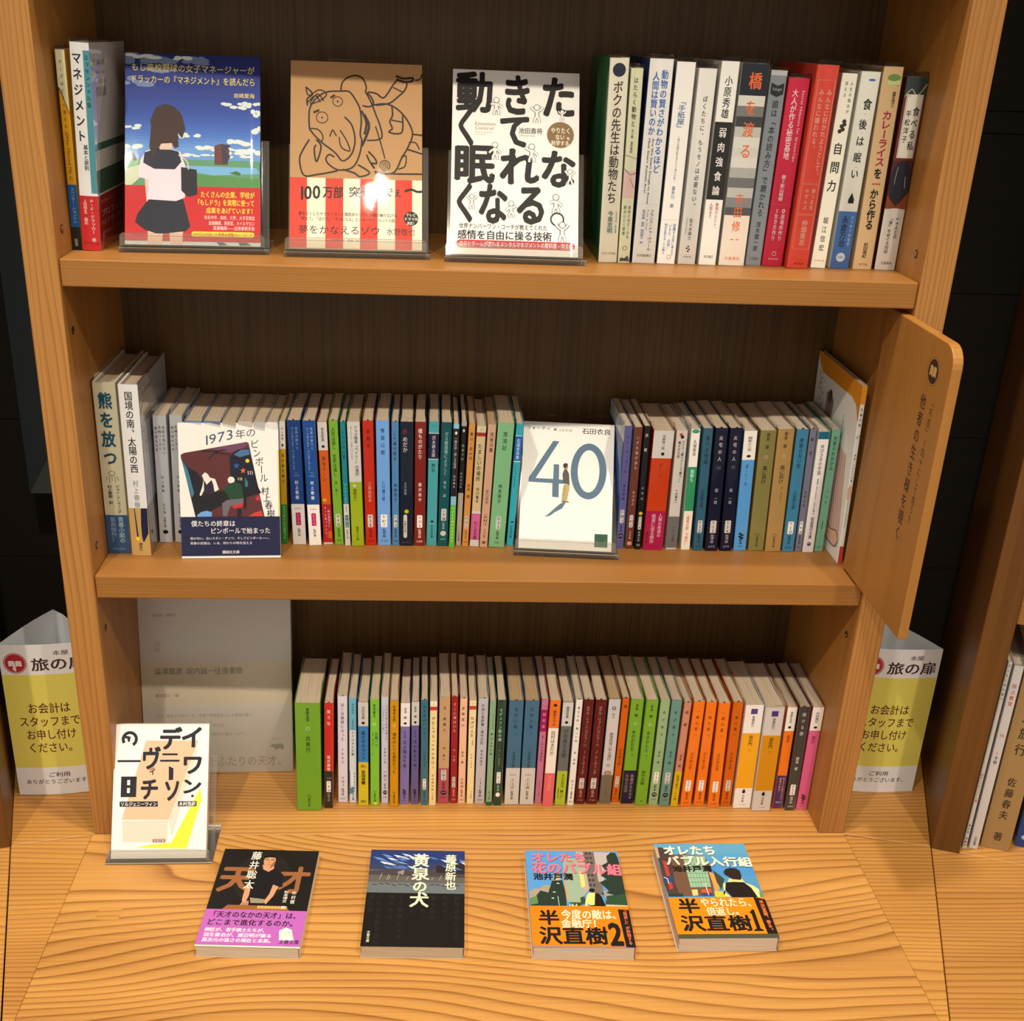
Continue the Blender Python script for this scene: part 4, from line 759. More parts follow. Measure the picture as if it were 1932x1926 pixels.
# key: (look, cover colour, options, spine artwork)
BOOKS = {
 'top': ('top row', 'hardbacks and paperbacks on the top shelf', 0.128, [
  ('T1', 'thin paperback, cream over yellow, blue and black bands', (236, 172, 30), dict(d=.118), T1),
  ('T2', 'white red-footed hardback leaning with teal stripe and price label', (230, 226, 226), dict(hard=1, right=(214, 208, 198)), T2),
  ('R1', 'cream hardback with dark green front board and dark disc', (238, 226, 200), dict(hard=1, left=(40, 110, 60)), R1),
  ('R2', 'narrow pale yellow hardback with pink sketch on its spine', (232, 226, 188), dict(hard=1), R2),
  ('R3', 'white hardback with two columns of bold blue title', (240, 236, 224), dict(left=(30, 60, 120)), R3),
  ('R4', 'white hardback with small blue bracketed title beside navy cover edge', (240, 236, 220), dict(left=(34, 44, 78)), R4),
  ('R5', 'plain white paperback with one thin line of black kana', (240, 230, 218), dict(), R5),
  ('R6', 'white spine with big black block in its middle', (238, 232, 218), dict(), R6),
  ('R7', 'thick blurred grey photo spine with orange title characters', (200, 194, 182), dict(hard=1), R7),
  ('R8', 'slim grey paperback with black open-book badge at its head', (128, 132, 136), dict(), R8),
  ('R9', 'crimson pink hardback with small white lettering', (206, 36, 66), dict(hard=1), R9),
  ('R10', 'orange-red hardback with thin framed lines round its lettering', (232, 78, 60), dict(hard=1), R10),
  ('R11', 'ivory paperback with three huge black characters', (240, 232, 208), dict(), R11),
  ('R12', 'white hardback with blue foot band and red dots', (238, 230, 212), dict(), R12),
  ('R13', 'tan kraft hardback with crimson title and green bush mark', (206, 170, 122), dict(hard=1), R13),
  ('R14', 'hardback with white title panel over dark aubergine picture', (90, 44, 40), dict(hard=1), R14)]),
 'mid': ('middle row', 'paperbacks on the middle shelf', 0.1045, [
  ('L1', 'tall cream hardback with teal title and blue foot', (226, 214, 178), dict(hard=1, d=.128, pages=2), L1),
  ('L2', 'tall white hardback with gold and navy foot', (230, 224, 226), dict(hard=1, d=.128, right=(110, 108, 112), pages=2), L2),
  ('L3', 'grey-white paperback with three columns of tiny title', (212, 208, 206), dict(pages=1), mura),
  ('L4', 'grey-white paperback, twin half hidden by the leaning cover', (212, 208, 206), dict(pages=1), mura),
  ('L5', 'pale blue paperback of which only the head shows', (128, 160, 206), dict(pages=1), None),
  ('L6', 'slate blue paperback showing only its head', (104, 138, 190), dict(pages=1), None),
  ('L7', 'cream paperback showing only its head', (214, 196, 160), dict(pages=2), None),
  ('L8', 'beige paperback showing only its head', (200, 186, 170), dict(pages=1), None),
  ('L9', 'off-white paperback showing only its head', (224, 218, 212), dict(pages=1), None),
  ('L10', 'white paperback showing only its head', (230, 226, 222), dict(pages=1), None),
  ('L11', 'thin paperback, white over ochre yellow and green', (214, 168, 30), dict(pages=1), L11),
  ('L12', 'dark blue paperback, upper volume, white and pink foot', (18, 70, 140), dict(pages=1, ribbon=1), L12),
  ('L13', 'dark blue paperback, lower volume, white and pink foot', (18, 70, 140), dict(pages=1, ribbon=1), lambda p: L12(p, '〈下〉')),
  ('L14', 'orange paperback with white head and red foot', (238, 106, 24), dict(pages=1), L14),
  ('L15', 'lime green paperback with white code label', (146, 198, 60), dict(pages=1, ribbon=1), L15),
  ('L16', 'thin teal paperback with white foot', (30, 148, 160), dict(pages=1, ribbon=1), L16),
  ('L17', 'paperback half white, half yellow-green', (184, 200, 36), dict(pages=2), L17),
  ('L18', 'bright red paperback with white code label', (224, 48, 20), dict(pages=1, ribbon=1), L18),
  ('L19', 'wide sky blue paperback with white code label', (108, 158, 216), dict(pages=1), L19),
  ('L20', 'narrow sky blue paperback', (96, 154, 204), dict(pages=1, ribbon=1), L20),
  ('L21', 'navy paperback with yellow dot sticker above its label', (22, 34, 54), dict(pages=1), L21),
  ('L22', 'maroon paperback with white code label', (122, 26, 20), dict(pages=1), L22),
  ('L23', 'turquoise paperback with navy name panel', (88, 186, 190), dict(pages=2), L23),
  ('L24', 'dark teal paperback with square label and white mark', (8, 96, 100), dict(pages=1), L24),
  ('L25', 'slim black paperback with bright green foot', (26, 24, 26), dict(pages=1), L25),
  ('L26', 'slim black paperback with beige foot', (26, 22, 22), dict(pages=1), L26),
  ('L27', 'narrow amber orange paperback', (240, 164, 82), dict(pages=2), L27),
  ('L28', 'cream paperback with red head stripe and pink foot', (240, 208, 158), dict(pages=1), L28),
  ('L29', 'peach paperback with outlined code and brown page edges', (236, 186, 152), dict(pages=3), L29),
  ('L30', 'wide mint green paperback', (150, 208, 150), dict(pages=1), L30),
  ('L31', 'turquoise paperback with bright blue panel, English title', (46, 160, 176), dict(pages=1), L31),
  ('N1', 'lilac paperback with blue and white front cover showing', (112, 106, 166), dict(pages=0, left=(38, 76, 146)), N1),
  ('N2', 'brown paperback with pale peach price mark', (126, 60, 42), dict(pages=0, left=(214, 200, 190)), N2),
  ('N3', 'black paperback with yellow dot sticker', (24, 22, 24), dict(pages=0), N3),
  ('N4', 'very wide orange paperback with magenta foot', (228, 70, 16), dict(pages=1), N4),
  ('N5', 'white paperback with grey foot band', (240, 228, 214), dict(pages=0, d=.1), N5),
  ('N6', 'white and green paperback with cream foot', (240, 230, 218), dict(pages=0, d=.1), N6),
  ('N7', 'steel blue paperback with white code label', (58, 112, 134), dict(pages=1), N7),
  ('N8', 'navy paperback, upper volume', (16, 22, 54), dict(pages=1, ribbon=1), N8),
  ('N9', 'navy paperback, lower volume', (16, 22, 54), dict(pages=1, ribbon=1), lambda p: N8(p, '（下）', '4')),
  ('N10', 'light blue paperback with white head', (84, 152, 210), dict(pages=0, right=(150, 20, 20)), N10),
  ('N12', 'olive paperback', (160, 148, 84), dict(pages=0), N12),
  ('N13', 'tan paperback, same design as olive neighbour', (204, 162, 96), dict(pages=0), lambda p: N12(p, 'ザ・ラスト')),
  ('N14', 'blue paperback beside the narrow grey-violet one', (56, 124, 156), dict(pages=0, ribbon=1), N14),
  ('N15', 'narrow grey-violet paperback', (114, 112, 130), dict(pages=0, ribbon=1), N15),
  ('N16', 'white paperback with dark teal head', (236, 226, 220), dict(pages=0), N16),
  ('N17', 'sea green paperback next to the magazine', (116, 172, 142), dict(pages=0), N17),
  ('N18', 'thin tall white magazine with orange top against the name board', (236, 230, 224), dict(d=.146, film=0, pages=0), N18)]),
 'bot': ('bottom row', 'paperbacks on the bottom shelf', 0.1045, [
  ('P1', 'very thick lime green paperback', (138, 190, 52), dict(film=.002, pages=1), P1),
  ('P2', 'red paperback with black foot', (206, 34, 30), dict(ribbon=1, pages=1), P2),
  ('P3', 'pale lavender-white paperback with thin grey title', (222, 212, 218), dict(ribbon=1, pages=1), P3),
  ('P4', 'light blue over off-white paperback', (214, 216, 216), dict(pages=1), P4),
  ('P5', 'white, blue and yellow banded paperback', (70, 148, 210), dict(pages=1), P5),
  ('P6', 'light green paperback with yellow dot at its foot', (122, 190, 50), dict(pages=1), P6),
  ('P7', 'pale lilac paperback with two title columns', (206, 200, 216), dict(pages=1), P7),
  ('P8', 'golden yellow paperback', (244, 172, 16), dict(pages=1), P8),
  ('P9', 'violet paperback with white head, upper volume', (122, 110, 168), dict(pages=1), P9),
  ('P10', 'violet paperback with white head, lower volume', (122, 110, 168), dict(pages=1), lambda p: P9(p, '下')),
  ('P11', 'steel blue paperback with white code label', (52, 108, 128), dict(ribbon=1, pages=1), P11),
  ('P12', 'cream paperback with red head stripe, title with 1500', (240, 214, 150), dict(pages=1), P12),
  ('P13', 'wide apricot paperback with dusty pink foot', (232, 184, 134), dict(pages=1), P13),
  ('P14', 'deep red paperback', (188, 38, 40), dict(ribbon=1, pages=1), P14),
  ('P15', 'salmon paperback without foot band', (240, 184, 148), dict(ribbon=1, pages=1), P15),
  ('P16', 'cream paperback with red head stripe and yellow dot', (244, 214, 160), dict(pages=1), P16),
  ('P17', 'white paperback with long grey title', (226, 216, 218), dict(ribbon=1, pages=1), P17),
  ('P18', 'pale green paperback with darker green foot', (166, 200, 154), dict(pages=1), P18),
  ('P19', 'dark green paperback with square label', (24, 62, 46), dict(pages=1), P19),
  ('P20', 'wide grey-blue and white paperback, upper volume', (82, 128, 156), dict(ribbon=1, pages=3), P20),
  ('P21', 'wide grey-blue and white paperback, lower volume', (82, 128, 156), dict(ribbon=1, pages=3), lambda p: P20(p, '下', '18')),
  ('P22', 'narrow pink paperback with magenta name panel', (228, 138, 170), dict(pages=1), P22),
  ('P23', 'orange-headed white paperback with coral foot', (238, 112, 24), dict(pages=1), P23),
  ('P24', 'white, grey and yellow-green banded paperback', (128, 126, 120), dict(pages=1), P24),
  ('P25', 'white paperback beside the maroon pair', (236, 224, 212), dict(ribbon=1, pages=1), P25),
  ('P26', 'maroon paperback, upper volume', (112, 26, 26), dict(ribbon=1, pages=1), P26),
  ('P27', 'maroon paperback, lower volume', (112, 26, 26), dict(ribbon=1, pages=1), lambda p: P26(p, '下', '4')),
  ('P28', 'white and grey paperback with brown page edges', (140, 122, 100), dict(pages=3), P28),
  ('P29', 'narrow orange paperback with a one-character title', (240, 112, 12), dict(ribbon=1, pages=2), P29),
  ('P30', 'lime green paperback with dark purple foot', (142, 192, 52), dict(pages=1), P30),
  ('P31', 'all lime green paperback', (142, 192, 52), dict(pages=1), lambda p: P30(p, '下')),
  ('P32', 'sage green paperback with black foot mark', (146, 172, 122), dict(pages=2), P32),
  ('P33', 'dusty teal paperback with black foot mark', (124, 170, 154), dict(pages=2), lambda p: P32(p, '下', '22')),
  ('P34', 'salmon paperback with golden yellow foot', (236, 156, 124), dict(ribbon=1, pages=2), P34),
  ('P35', 'orange paperback, first of four alike', (240, 116, 14), dict(ribbon=1, pages=1), P35),
  ('P36', 'orange paperback, second of four alike', (240, 116, 14), dict(ribbon=1, pages=1), P35),
  ('P37', 'orange paperback, third of four alike', (240, 116, 14), dict(ribbon=1, pages=1), lambda p: P35(p, '下', '3')),
  ('P38', 'orange paperback, last of four alike', (240, 116, 14), dict(ribbon=1, pages=1), lambda p: P35(p, '下', '3')),
  ('P39', 'thick white and amber paperback, upper volume', (240, 228, 218), dict(pages=1), P39),
  ('P40', 'thick white and amber paperback, lower volume', (240, 228, 218), dict(pages=1), lambda p: P39(p, '下')),
  ('P41', 'white, orange and purple banded paperback', (240, 116, 16), dict(pages=1), P41),
  ('P42', 'charcoal paperback with white code label', (62, 60, 58), dict(ribbon=1, pages=1), P42),
  ('P43', 'pink paperback with white head', (222, 96, 140), dict(pages=1), P43)])}
SHELF = {'top': Z1, 'mid': Z2, 'bot': 0.0}
made = {}
for row, (rname, group, depth, items) in BOOKS.items():
    for i, (key, look, color, o, art) in enumerate(items):
        xc, dx, wd, y, h = POS[key]
        o = dict(o); d = o.pop('d', depth)
        t = wd * mm - 0.0007; h = h * mm - (0 if key == 'N18' else 0.0)
        lean = math.atan2(dx, h / mm)
        x0 = xc * mm - t / 2
        z = SHELF[row] + (t * math.sin(lean) if lean > 0 else 0) + 0.0002
        nm = 'magazine' if key == 'N18' else ('hardcover_book' if o.get('hard') else 'paperback_book')
        b = make_book(nm, t, d, h, color, loc=(x0, y * mm, z), rot=(0, lean, 0), seed=len(made) * 13 + 5, **o)
        grp = row if row != 'mid' else ('mid' if key[0] == 'L' else 'mid2')
        tag(b, None, 'magazine' if key == 'N18' else 'book', group)
        made[key] = (b, t, d, h)
        if art:
            p = spine_print(b, t, h, bool(o.get('hard'))); art(p); p.build('lettering', b)
# labels: look first, then where in its run
def run(keys, shelf, side):
    for i, k in enumerate(keys):
        look = [q[1] for r in BOOKS.values() for q in r[3] if q[0] == k][0]
        made[k][0]['label'] = '%s, %s shelf, %s from %s' % (look, shelf, ORD(i + 1 if side == 'left' else len(keys) - i), side)
ks = {r: [q[0] for q in BOOKS[r][3]] for r in BOOKS}
run(ks['top'][:2], 'top', 'left')
run(ks['top'][2:], 'top', 'right')
run([k for k in ks['mid'] if k[0] == 'L'], 'middle', 'left')
run([k for k in ks['mid'] if k[0] == 'N'], 'middle', 'right')
run(ks['bot'], 'bottom', 'left')

# printed front and back covers that show beside the spines
b, t, d, h = made['R1']; p = face_print(b, t, d, h)
for x, c in ((.05, (48, 124, 68)), (.35, (54, 132, 74)), (.6, (34, 92, 52))): p.rect(x, .1, x + .22, .95, c)
gw = (176, 200, 176); p.V('先生はたち', .42, 10, .07, .38, gw); p.V('ボクの', .18, 6, .06, .2, gw); p.build('cover_print', b)
b, t, d, h = made['T2']; p = back_print(b, t, d, h)
p.rect(0, .0, 1, .725, (240, 234, 224)); p.rect(0, .47, 1, .505, (60, 110, 90)); p.rect(0, .6, 1, .715, (70, 104, 80)); p.rect(0, .725, 1, 1, (180, 40, 40)); p.rrect(.03, .06, .42, .265, .6, (250, 244, 230)); p.circ(.1, .09, 2.6, K); p.circ(.1, .09, 1.5, (238, 230, 214)); p.H('旅の扉', .18, .38, .075, .105, K); p.H('書籍 本体', .12, .4, .13, .145, (120, 110, 100)); p.H('¥2,000', .2, .4, .17, .19, K)
for k in range(16): p.rect(.12 + k * .017, .205, .12 + k * .017 + (.009 if k % 3 else .005), .25, K)
p.H('プロフェッ', .06, .7, .80, .835, (226, 190, 170), .01); p.H('マネジメント', .06, .6, .75, .77, (226, 190, 170)); p.H('P.F.ドラッカー', .06, .7, .85, .88, (226, 190, 170)); p.H('本当のことを語る', .06, .65, .91, .925, (226, 190, 170)); p.build('cover_print', b)
b, t, d, h = made['L2']; p = back_print(b, t, d, h)
p.rect(0, 0, 1, .70, (196, 192, 192)); p.rect(.0, .70, 1, .99, (120, 110, 100)); p.rrect(.05, .04, .45, .26, .6, (206, 196, 178)); p.circ(.12, .07, 2.4, K); p.circ(.12, .07, 1.4, (206, 196, 178)); p.H('旅の扉', .2, .42, .055, .085, K); p.H('村上春樹', .1, .5, .33, .36, (110, 106, 104))
for k in range(14): p.rect(.12 + k * .02, .18, .12 + k * .02 + .009, .24, K)
p.build('cover_print', b)
b, t, d, h = made['N1']; p = face_print(b, t, d, h)
p.rect(0, 0, 1, .13, (226, 222, 222)); p.H('イン・ザ・プール', .08, .9, .02, .07, (40, 40, 90)); p.rect(0, .13, 1, 1, (36, 70, 140)); p.circ(.7, .5, 22, (60, 110, 180), 40); p.build('cover_print', b)
b, t, d, h = made['N18']; p = face_print(b, t, d, h)
p.poly([(0, 0), (1, 0), (1, .20), (.93, .12), (.82, .095), (.3, .10), (.14, .1), (.05, .06), (0, .02)], (224, 140, 34)); sk = (228, 178, 148)
for k in range(22): p.poly([(.02 + .04 * k, .30 + .005 * k), (.035 + .04 * k, .30 + .005 * k), (.11 + .04 * k, .86), (.095 + .04 * k, .86)], (222, 150, 134)) if .11 + .04 * k < 1 else None
p.poly([(.3, .18), (.38, .16), (.46, .2), (.46, .24), (.4, .40), (.3, .40)], (150, 134, 120)); p.circ(.38, .19, 6, (90, 70, 60), 8)
for k, q in enumerate([(.06, .12), (.1, .15), (.08, .18), (.14, .2), (.1, .24), (.16, .26), (.12, .3)]): p.ring(q[0] + .04, q[1], 4, .8, K, a0=k * 40, a1=k * 40 + 250)
p.poly([(.2, .62), (.5, .55), (.62, .7), (.6, .8), (.75, .86), (.9, .84), (.96, .88), (.9, .93), (.7, .93), (.45, .86), (.25, .84)], sk); p.line([(.2, .62), (.5, .55), (.62, .7), (.6, .8), (.75, .86), (.9, .84), (.96, .88), (.9, .93), (.7, .93), (.45, .86)], .9, K, True); p.line([(.1, .66), (.3, .7), (.25, .76), (.45, .78)], .8, K, True); p.line([(.3, .82), (.4, .8), (.42, .9), (.36, .94)], .8, K, True)
p.V('ごはんと仕事 特集', .72, 5, .22, .42, (70, 66, 66)); p.V('もやもやフリーランスの台所事情', .6, 4, .36, .62, (90, 80, 80)); p.build('cover_print', b)
# ------------------------------------------------------------------ books shown face on
def face_book(name, P, rx, rz, wdt, h, t, color, label, art, group=None, band=None, ry=0.0, film=0.004, cat='book', filmmat=None, left=None, pages=0, hard=False):
    b = make_book(name, t, wdt, h, color, left=left, mat=face_matrix(P, rx, rz, wdt, ry), band=band, film=film, filmmat=filmmat, pages=pages, wave=0.3, hard=hard, seed=3)
    tag(b, label, cat, group)
    p = face_print(b, t, wdt, h, bool(band)); art(p); p.build('cover_print', b)
    return b
def quad(xl0, xr0, xl1, xr1, y0, y1):
    """drawing units of a cover sketch -> fractions of the cover"""
    def f(x, y):
        t = (y - y0) / (y1 - y0); l = xl0 + (xl1 - xl0) * t; r = xr0 + (xr1 - xr0) * t
        return ((x - l) / (r - l), t)
    return f
def Hq(p, f, text, x0, x1, y0, y1, c, b=0.0, **k):
    u0, t0 = f(x0, y0); u1, _ = f(x1, y0); _, t1 = f(x0, y1); p.H(text, u0, u1, t0, t1, c, b, **k)
def Vq(p, f, text, xc, sz, y0, y1, c, b=0.0, **k):
    u, t0 = f(xc, (y0 + y1) / 2); t0 = f(xc, y0)[1]; t1 = f(xc, y1)[1]; p.V(text, u, sz, t0, t1, c, b, **k)
def Pq(p, f, pts, c): p.poly([f(*q) for q in pts], c)
def Lq(p, f, pts, th, c, smooth=True): p.line([f(*q) for q in pts], th, c, smooth)
def Cq(p, f, x, y, r, c, **k): u, t = f(x, y); p.circ(u, t, r, c, **k)
def cloud(p, f, x, y, w_, h_, c, seed=0):
    rn = random.Random(seed)
    for k in range(7):
        xx = x + (rn.random() - .5) * w_; yy = y + (rn.random() - .5) * h_ * .6; u, t = f(xx, yy)
        p.circ(u, t, w_ / 6.2 * .22 * rn.uniform(.6, 1.2), c, h_ / 6 * .3 * rn.uniform(.6, 1.1), n=12)

def art1(p):      # blue-sky cover, simple plain figure seen from behind
    f = quad(722, 1510, 735, 1533, 300, 1430)
    sky = [(34, 46, 112), (36, 50, 122), (38, 56, 132), (42, 64, 144), (48, 76, 158), (58, 94, 176), (76, 120, 196), (110, 156, 214), (110, 156, 214)]
    for k in range(32):
        a, b_ = sky[k // 4], sky[k // 4 + 1]; q = (k % 4) / 4; p.rect(0, k * .0175, 1, k * .0175 + .0176, tuple(int(a[j] + (b_[j] - a[j]) * q) for j in range(3)))
    for q in [(800, 330, 210, 70), (980, 335, 260, 60), (1130, 340, 160, 50), (790, 470, 150, 60), (900, 400, 180, 50)]: cloud(p, f, *q, (120, 136, 170), seed=q[0])
    for q in [(820, 322, 170, 30), (1060, 322, 120, 26), (1360, 600, 130, 44), (1450, 590, 120, 34), (1500, 640, 60, 50), (1490, 740, 90, 50), (780, 740, 90, 34), (770, 850, 100, 44), (1110, 780, 110, 40), (1190, 850, 120, 34), (1390, 820, 130, 44), (1330, 870, 200, 40), (1460, 870, 110, 40), (1100, 900, 110, 24), (1260, 900, 160, 22), (1470, 900, 100, 22)]: cloud(p, f, *q, (226, 230, 232), seed=q[0] + 3)
    Pq(p, f, [(728, 925), (1520, 925), (1522, 1090), (730, 1090)], (96, 150, 110)); Pq(p, f, [(1080, 960), (1500, 965), (1520, 1000), (1240, 1015), (1090, 990)], (120, 176, 214)); Pq(p, f, [(728, 990), (900, 930), (930, 935), (760, 1090), (728, 1090)], (206, 210, 176))
    Pq(p, f, [(1120, 1010), (1525, 1030), (1525, 1090), (1100, 1085)], (84, 140, 76)); Pq(p, f, [(1340, 1000), (1380, 985), (1410, 1000), (1400, 1012)], (60, 110, 60)); Pq(p, f, [(728, 905), (780, 890), (800, 935), (728, 945)], (60, 74, 90))
    Pq(p, f, [(1250, 840), (1290, 826), (1340, 860), (1330, 950), (1252, 950)], (110, 60, 58)); Pq(p, f, [(1290, 826), (1345, 835), (1320, 870), (1345, 900), (1320, 945), (1300, 945)], (60, 56, 74))
    p.rect(0, .693, 1, .981, (200, 30, 34)); p.rect(0, .981, 1, 1, (214, 220, 214)); Pq(p, f, [(1270, 1410), (1310, 1410), (1340, 1425), (1290, 1428)], (70, 80, 120)); Pq(p, f, [(1400, 1410), (1450, 1410), (1480, 1425), (1410, 1428)], (50, 100, 80))
    # plain figure: skirt, blouse, collar, hair (turned away, generic)
    sk = (236, 192, 168)
    Pq(p, f, [(868, 1340), (958, 1345), (950, 1425), (866, 1425)], sk); Pq(p, f, [(992, 1345), (1074, 1340), (1070, 1425), (1000, 1425)], sk)
    Pq(p, f, [(868, 1165), (1072, 1160), (1116, 1320), (1090, 1348), (1000, 1360), (930, 1368), (850, 1345), (792, 1300), (806, 1250)], (26, 28, 44))
    Pq(p, f, [(845, 1040), (880, 1040), (885, 1150), (858, 1180)], sk)
    Pq(p, f, [(850, 880), (950, 850), (1050, 880), (1080, 960), (1082, 1150), (1030, 1172), (860, 1165), (870, 1050), (806, 1035), (820, 930)], (232, 214, 222))
    Pq(p, f, [(842, 890), (940, 855), (1040, 880), (1058, 940), (1020, 985), (900, 985), (835, 950)], (30, 32, 54)); Pq(p, f, [(1056, 970), (1148, 985), (1154, 1130), (1100, 1145), (1060, 1110)], (26, 28, 40)); Lq(p, f, [(1040, 900), (1090, 935), (1100, 985)], 1.2, sk)
    Pq(p, f, [(935, 810), (1000, 810), (1005, 870), (930, 870)], sk); hr = (62, 40, 36)
    Pq(p, f, [(905, 620), (960, 600), (1010, 612), (1056, 660), (1078, 745), (1060, 800), (1034, 770), (1040, 850), (1018, 860), (1000, 830), (940, 835), (915, 870), (890, 840), (885, 760), (872, 700)], hr); Pq(p, f, [(880, 700), (870, 860), (900, 930), (915, 850)], hr)
    yl = (236, 214, 110)
    Hq(p, f, 'もし高校野球の女子マネージャーが', 757, 1480, 362, 408, yl, .008); Hq(p, f, 'ドラッカーの『マネジメント』を読んだら', 755, 1485, 432, 478, yl, .008); Hq(p, f, '岩崎夏海', 1358, 1482, 522, 550, yl, .01)
    y2 = (250, 216, 70)
    Hq(p, f, 'たくさんの企業、学校が', 1172, 1492, 1110, 1147, y2, .015); Hq(p, f, '『もしドラ』を実際に使って', 1142, 1492, 1157, 1194, y2, .015); Hq(p, f, '成果をあげています！', 1206, 1500, 1205, 1240, y2, .015)
    for tx, a, y in (('有名中学、高校、大学、大手百貨店', 1196, 1252), ('金融機関、美容室、ネイルサロン', 1222, 1284), ('医療機関――活用事例多数', 1250, 1314)): Hq(p, f, tx, a, 1496, y, y + 24, (240, 206, 196), .008)
    u0, t0 = f(1122, 1348); u1, t1 = f(1496, 1380); p.rrect(u0, t0, u1, t1, 3, (246, 214, 60)); Hq(p, f, '270万人が涙した青春＆感動ストーリー！', 1135, 1488, 1354, 1376, (190, 50, 20), .012)
    Lq(p, f, [(750, 1366), (860, 1366)], .3, (120, 16, 20), False); Hq(p, f, 'ダイヤモンド社', 778, 850, 1362, 1378, (60, 10, 14))

def art2(p):      # brown cover with a loose black-line doodle, red and cream stripes below
    f = quad(130, 912, 148, 930, 95, 1200)
    p.rect(0, 0, 1, .623, (190, 142, 92)); xs = [0, .128, .268, .402, .53, .662, .795, .925, 1]
    for k in range(8): p.rect(xs[k], .623, xs[k + 1], .995, (218, 64, 44) if k % 2 == 0 else (240, 226, 196))
    b = (44, 32, 26)
    L = lambda pts, th=.9, k=1.75: Lq(p, f, pts, th * k, b)
    # reclining elephant-like doodle in plain strokes
    L([(430, 268), (436, 220), (470, 185), (520, 172), (560, 190), (580, 240), (575, 265)]); L([(430, 268), (350, 275), (290, 310), (250, 370), (245, 440), (250, 500)]); L([(575, 265), (612, 330), (640, 400), (665, 460), (680, 530), (650, 550), (590, 555)]); L([(430, 268), (480, 270), (520, 320), (545, 370), (555, 440), (550, 520), (560, 560), (548, 640), (510, 715), (430, 735), (370, 705), (350, 670), (370, 645), (400, 660)])
    L([(455, 420), (500, 470), (520, 560), (500, 640), (450, 680), (410, 640), (380, 615), (330, 580), (285, 540), (250, 500)]); L([(430, 500), (470, 560), (490, 620), (440, 600), (425, 540)], .7); L([(250, 495), (300, 500), (330, 540), (320, 575)], .7)
    for cx_, cy_, r in ((412, 330, 5.2), (322, 428, 6)): u, t = f(cx_, cy_); p.ring(u, t, r, .8, b); p.circ(u, t, .9, b)
    L([(270, 400), (305, 385)], 1.2); L([(370, 310), (395, 292)], 1.2); L([(370, 540), (385, 500), (400, 520), (410, 535)], .7)
    L([(222, 250), (262, 290), (232, 320), (234, 360)]); L([(222, 250), (240, 300), (300, 265), (345, 285), (320, 320), (250, 350), (290, 290), (330, 330)], .7); L([(235, 340), (280, 300), (310, 340)], .7)
    L([(560, 350), (600, 355), (625, 335), (612, 300), (590, 270), (640, 275), (680, 300), (710, 270), (740, 220), (765, 190)]); L([(765, 190), (820, 205), (810, 250), (770, 290), (720, 330), (640, 345)]); L([(755, 165), (800, 180), (855, 175), (850, 195), (800, 200), (760, 185)], 1.2); L([(870, 188), (900, 180), (912, 150)], .8); L([(740, 235), (800, 262)], .7)
    L([(620, 345), (700, 335), (770, 365), (830, 430), (862, 510), (830, 600), (800, 650), (760, 735), (690, 750), (640, 735)]); L([(735, 345), (740, 400), (725, 440), (740, 480), (720, 500), (760, 510), (800, 495), (800, 400)]); L([(735, 430), (800, 440)], .7); L([(570, 400), (600, 460), (590, 520), (560, 590)], 1.4); L([(555, 380), (585, 450), (575, 520)], 1.2)
    L([(640, 470), (670, 560), (700, 660)], .7); L([(590, 640), (610, 680), (640, 720), (620, 690), (650, 690), (640, 660), (600, 620)]); u, t = f(700, 700); p.ring(u, t, 5.5, .9, b); p.ring(u, t, 3.4, .6, b); p.ring(u, t, 1.6, .5, b)
    L([(250, 560), (215, 620), (195, 680), (222, 770), (300, 765), (420, 740)]); L([(290, 560), (320, 600), (295, 690), (280, 620), (290, 590)]); L([(450, 730), (520, 750), (555, 770), (610, 745), (540, 700)]); L([(640, 745), (760, 748), (925, 745)]); L([(862, 510), (925, 515)]); L([(830, 600), (925, 625)]); L([(840, 560), (880, 560), (905, 600)], .7); L([(800, 650), (825, 640), (820, 700), (780, 720)], .7)
    ht = (40, 30, 26)
    Hq(p, f, '100', 190, 325, 835, 915, ht, .02, rise=.01); Hq(p, f, '万部', 335, 458, 832, 900, ht, .02); Hq(p, f, '突破', 488, 630, 830, 892, ht, .015); Hq(p, f, 'やでぇ', 645, 805, 828, 885, ht, .015); L([(820, 850), (860, 838), (895, 850), (928, 848)], 1.3)
    Hq(p, f, '夢をなくしたサラリーマンと関西弁のゾウの神様が繰り広げる、', 195, 800, 984, 1005, ht, .01); Hq(p, f, '「笑えて」「泣けて」「タメになる」エンターテインメント小説。', 195, 785, 1013, 1034, ht, .01)
    Cq(p, f, 862, 1010, 7.2, ht); Hq(p, f, 'テレビ', 832, 890, 978, 998, (244, 232, 206), .02); Hq(p, f, 'ドラマ化', 820, 905, 1003, 1022, (244, 232, 206), .02); Hq(p, f, '決定！', 836, 892, 1027, 1046, (244, 232, 206), .02)
    Hq(p, f, '夢をかなえるゾウ', 196, 682, 1062, 1112, ht, .0); Hq(p, f, '水野敬也', 715, 888, 1068, 1110, ht, .0); Hq(p, f, '飛鳥新社　定価（本体1600円＋税）', 402, 672, 1140, 1154, (90, 60, 50))

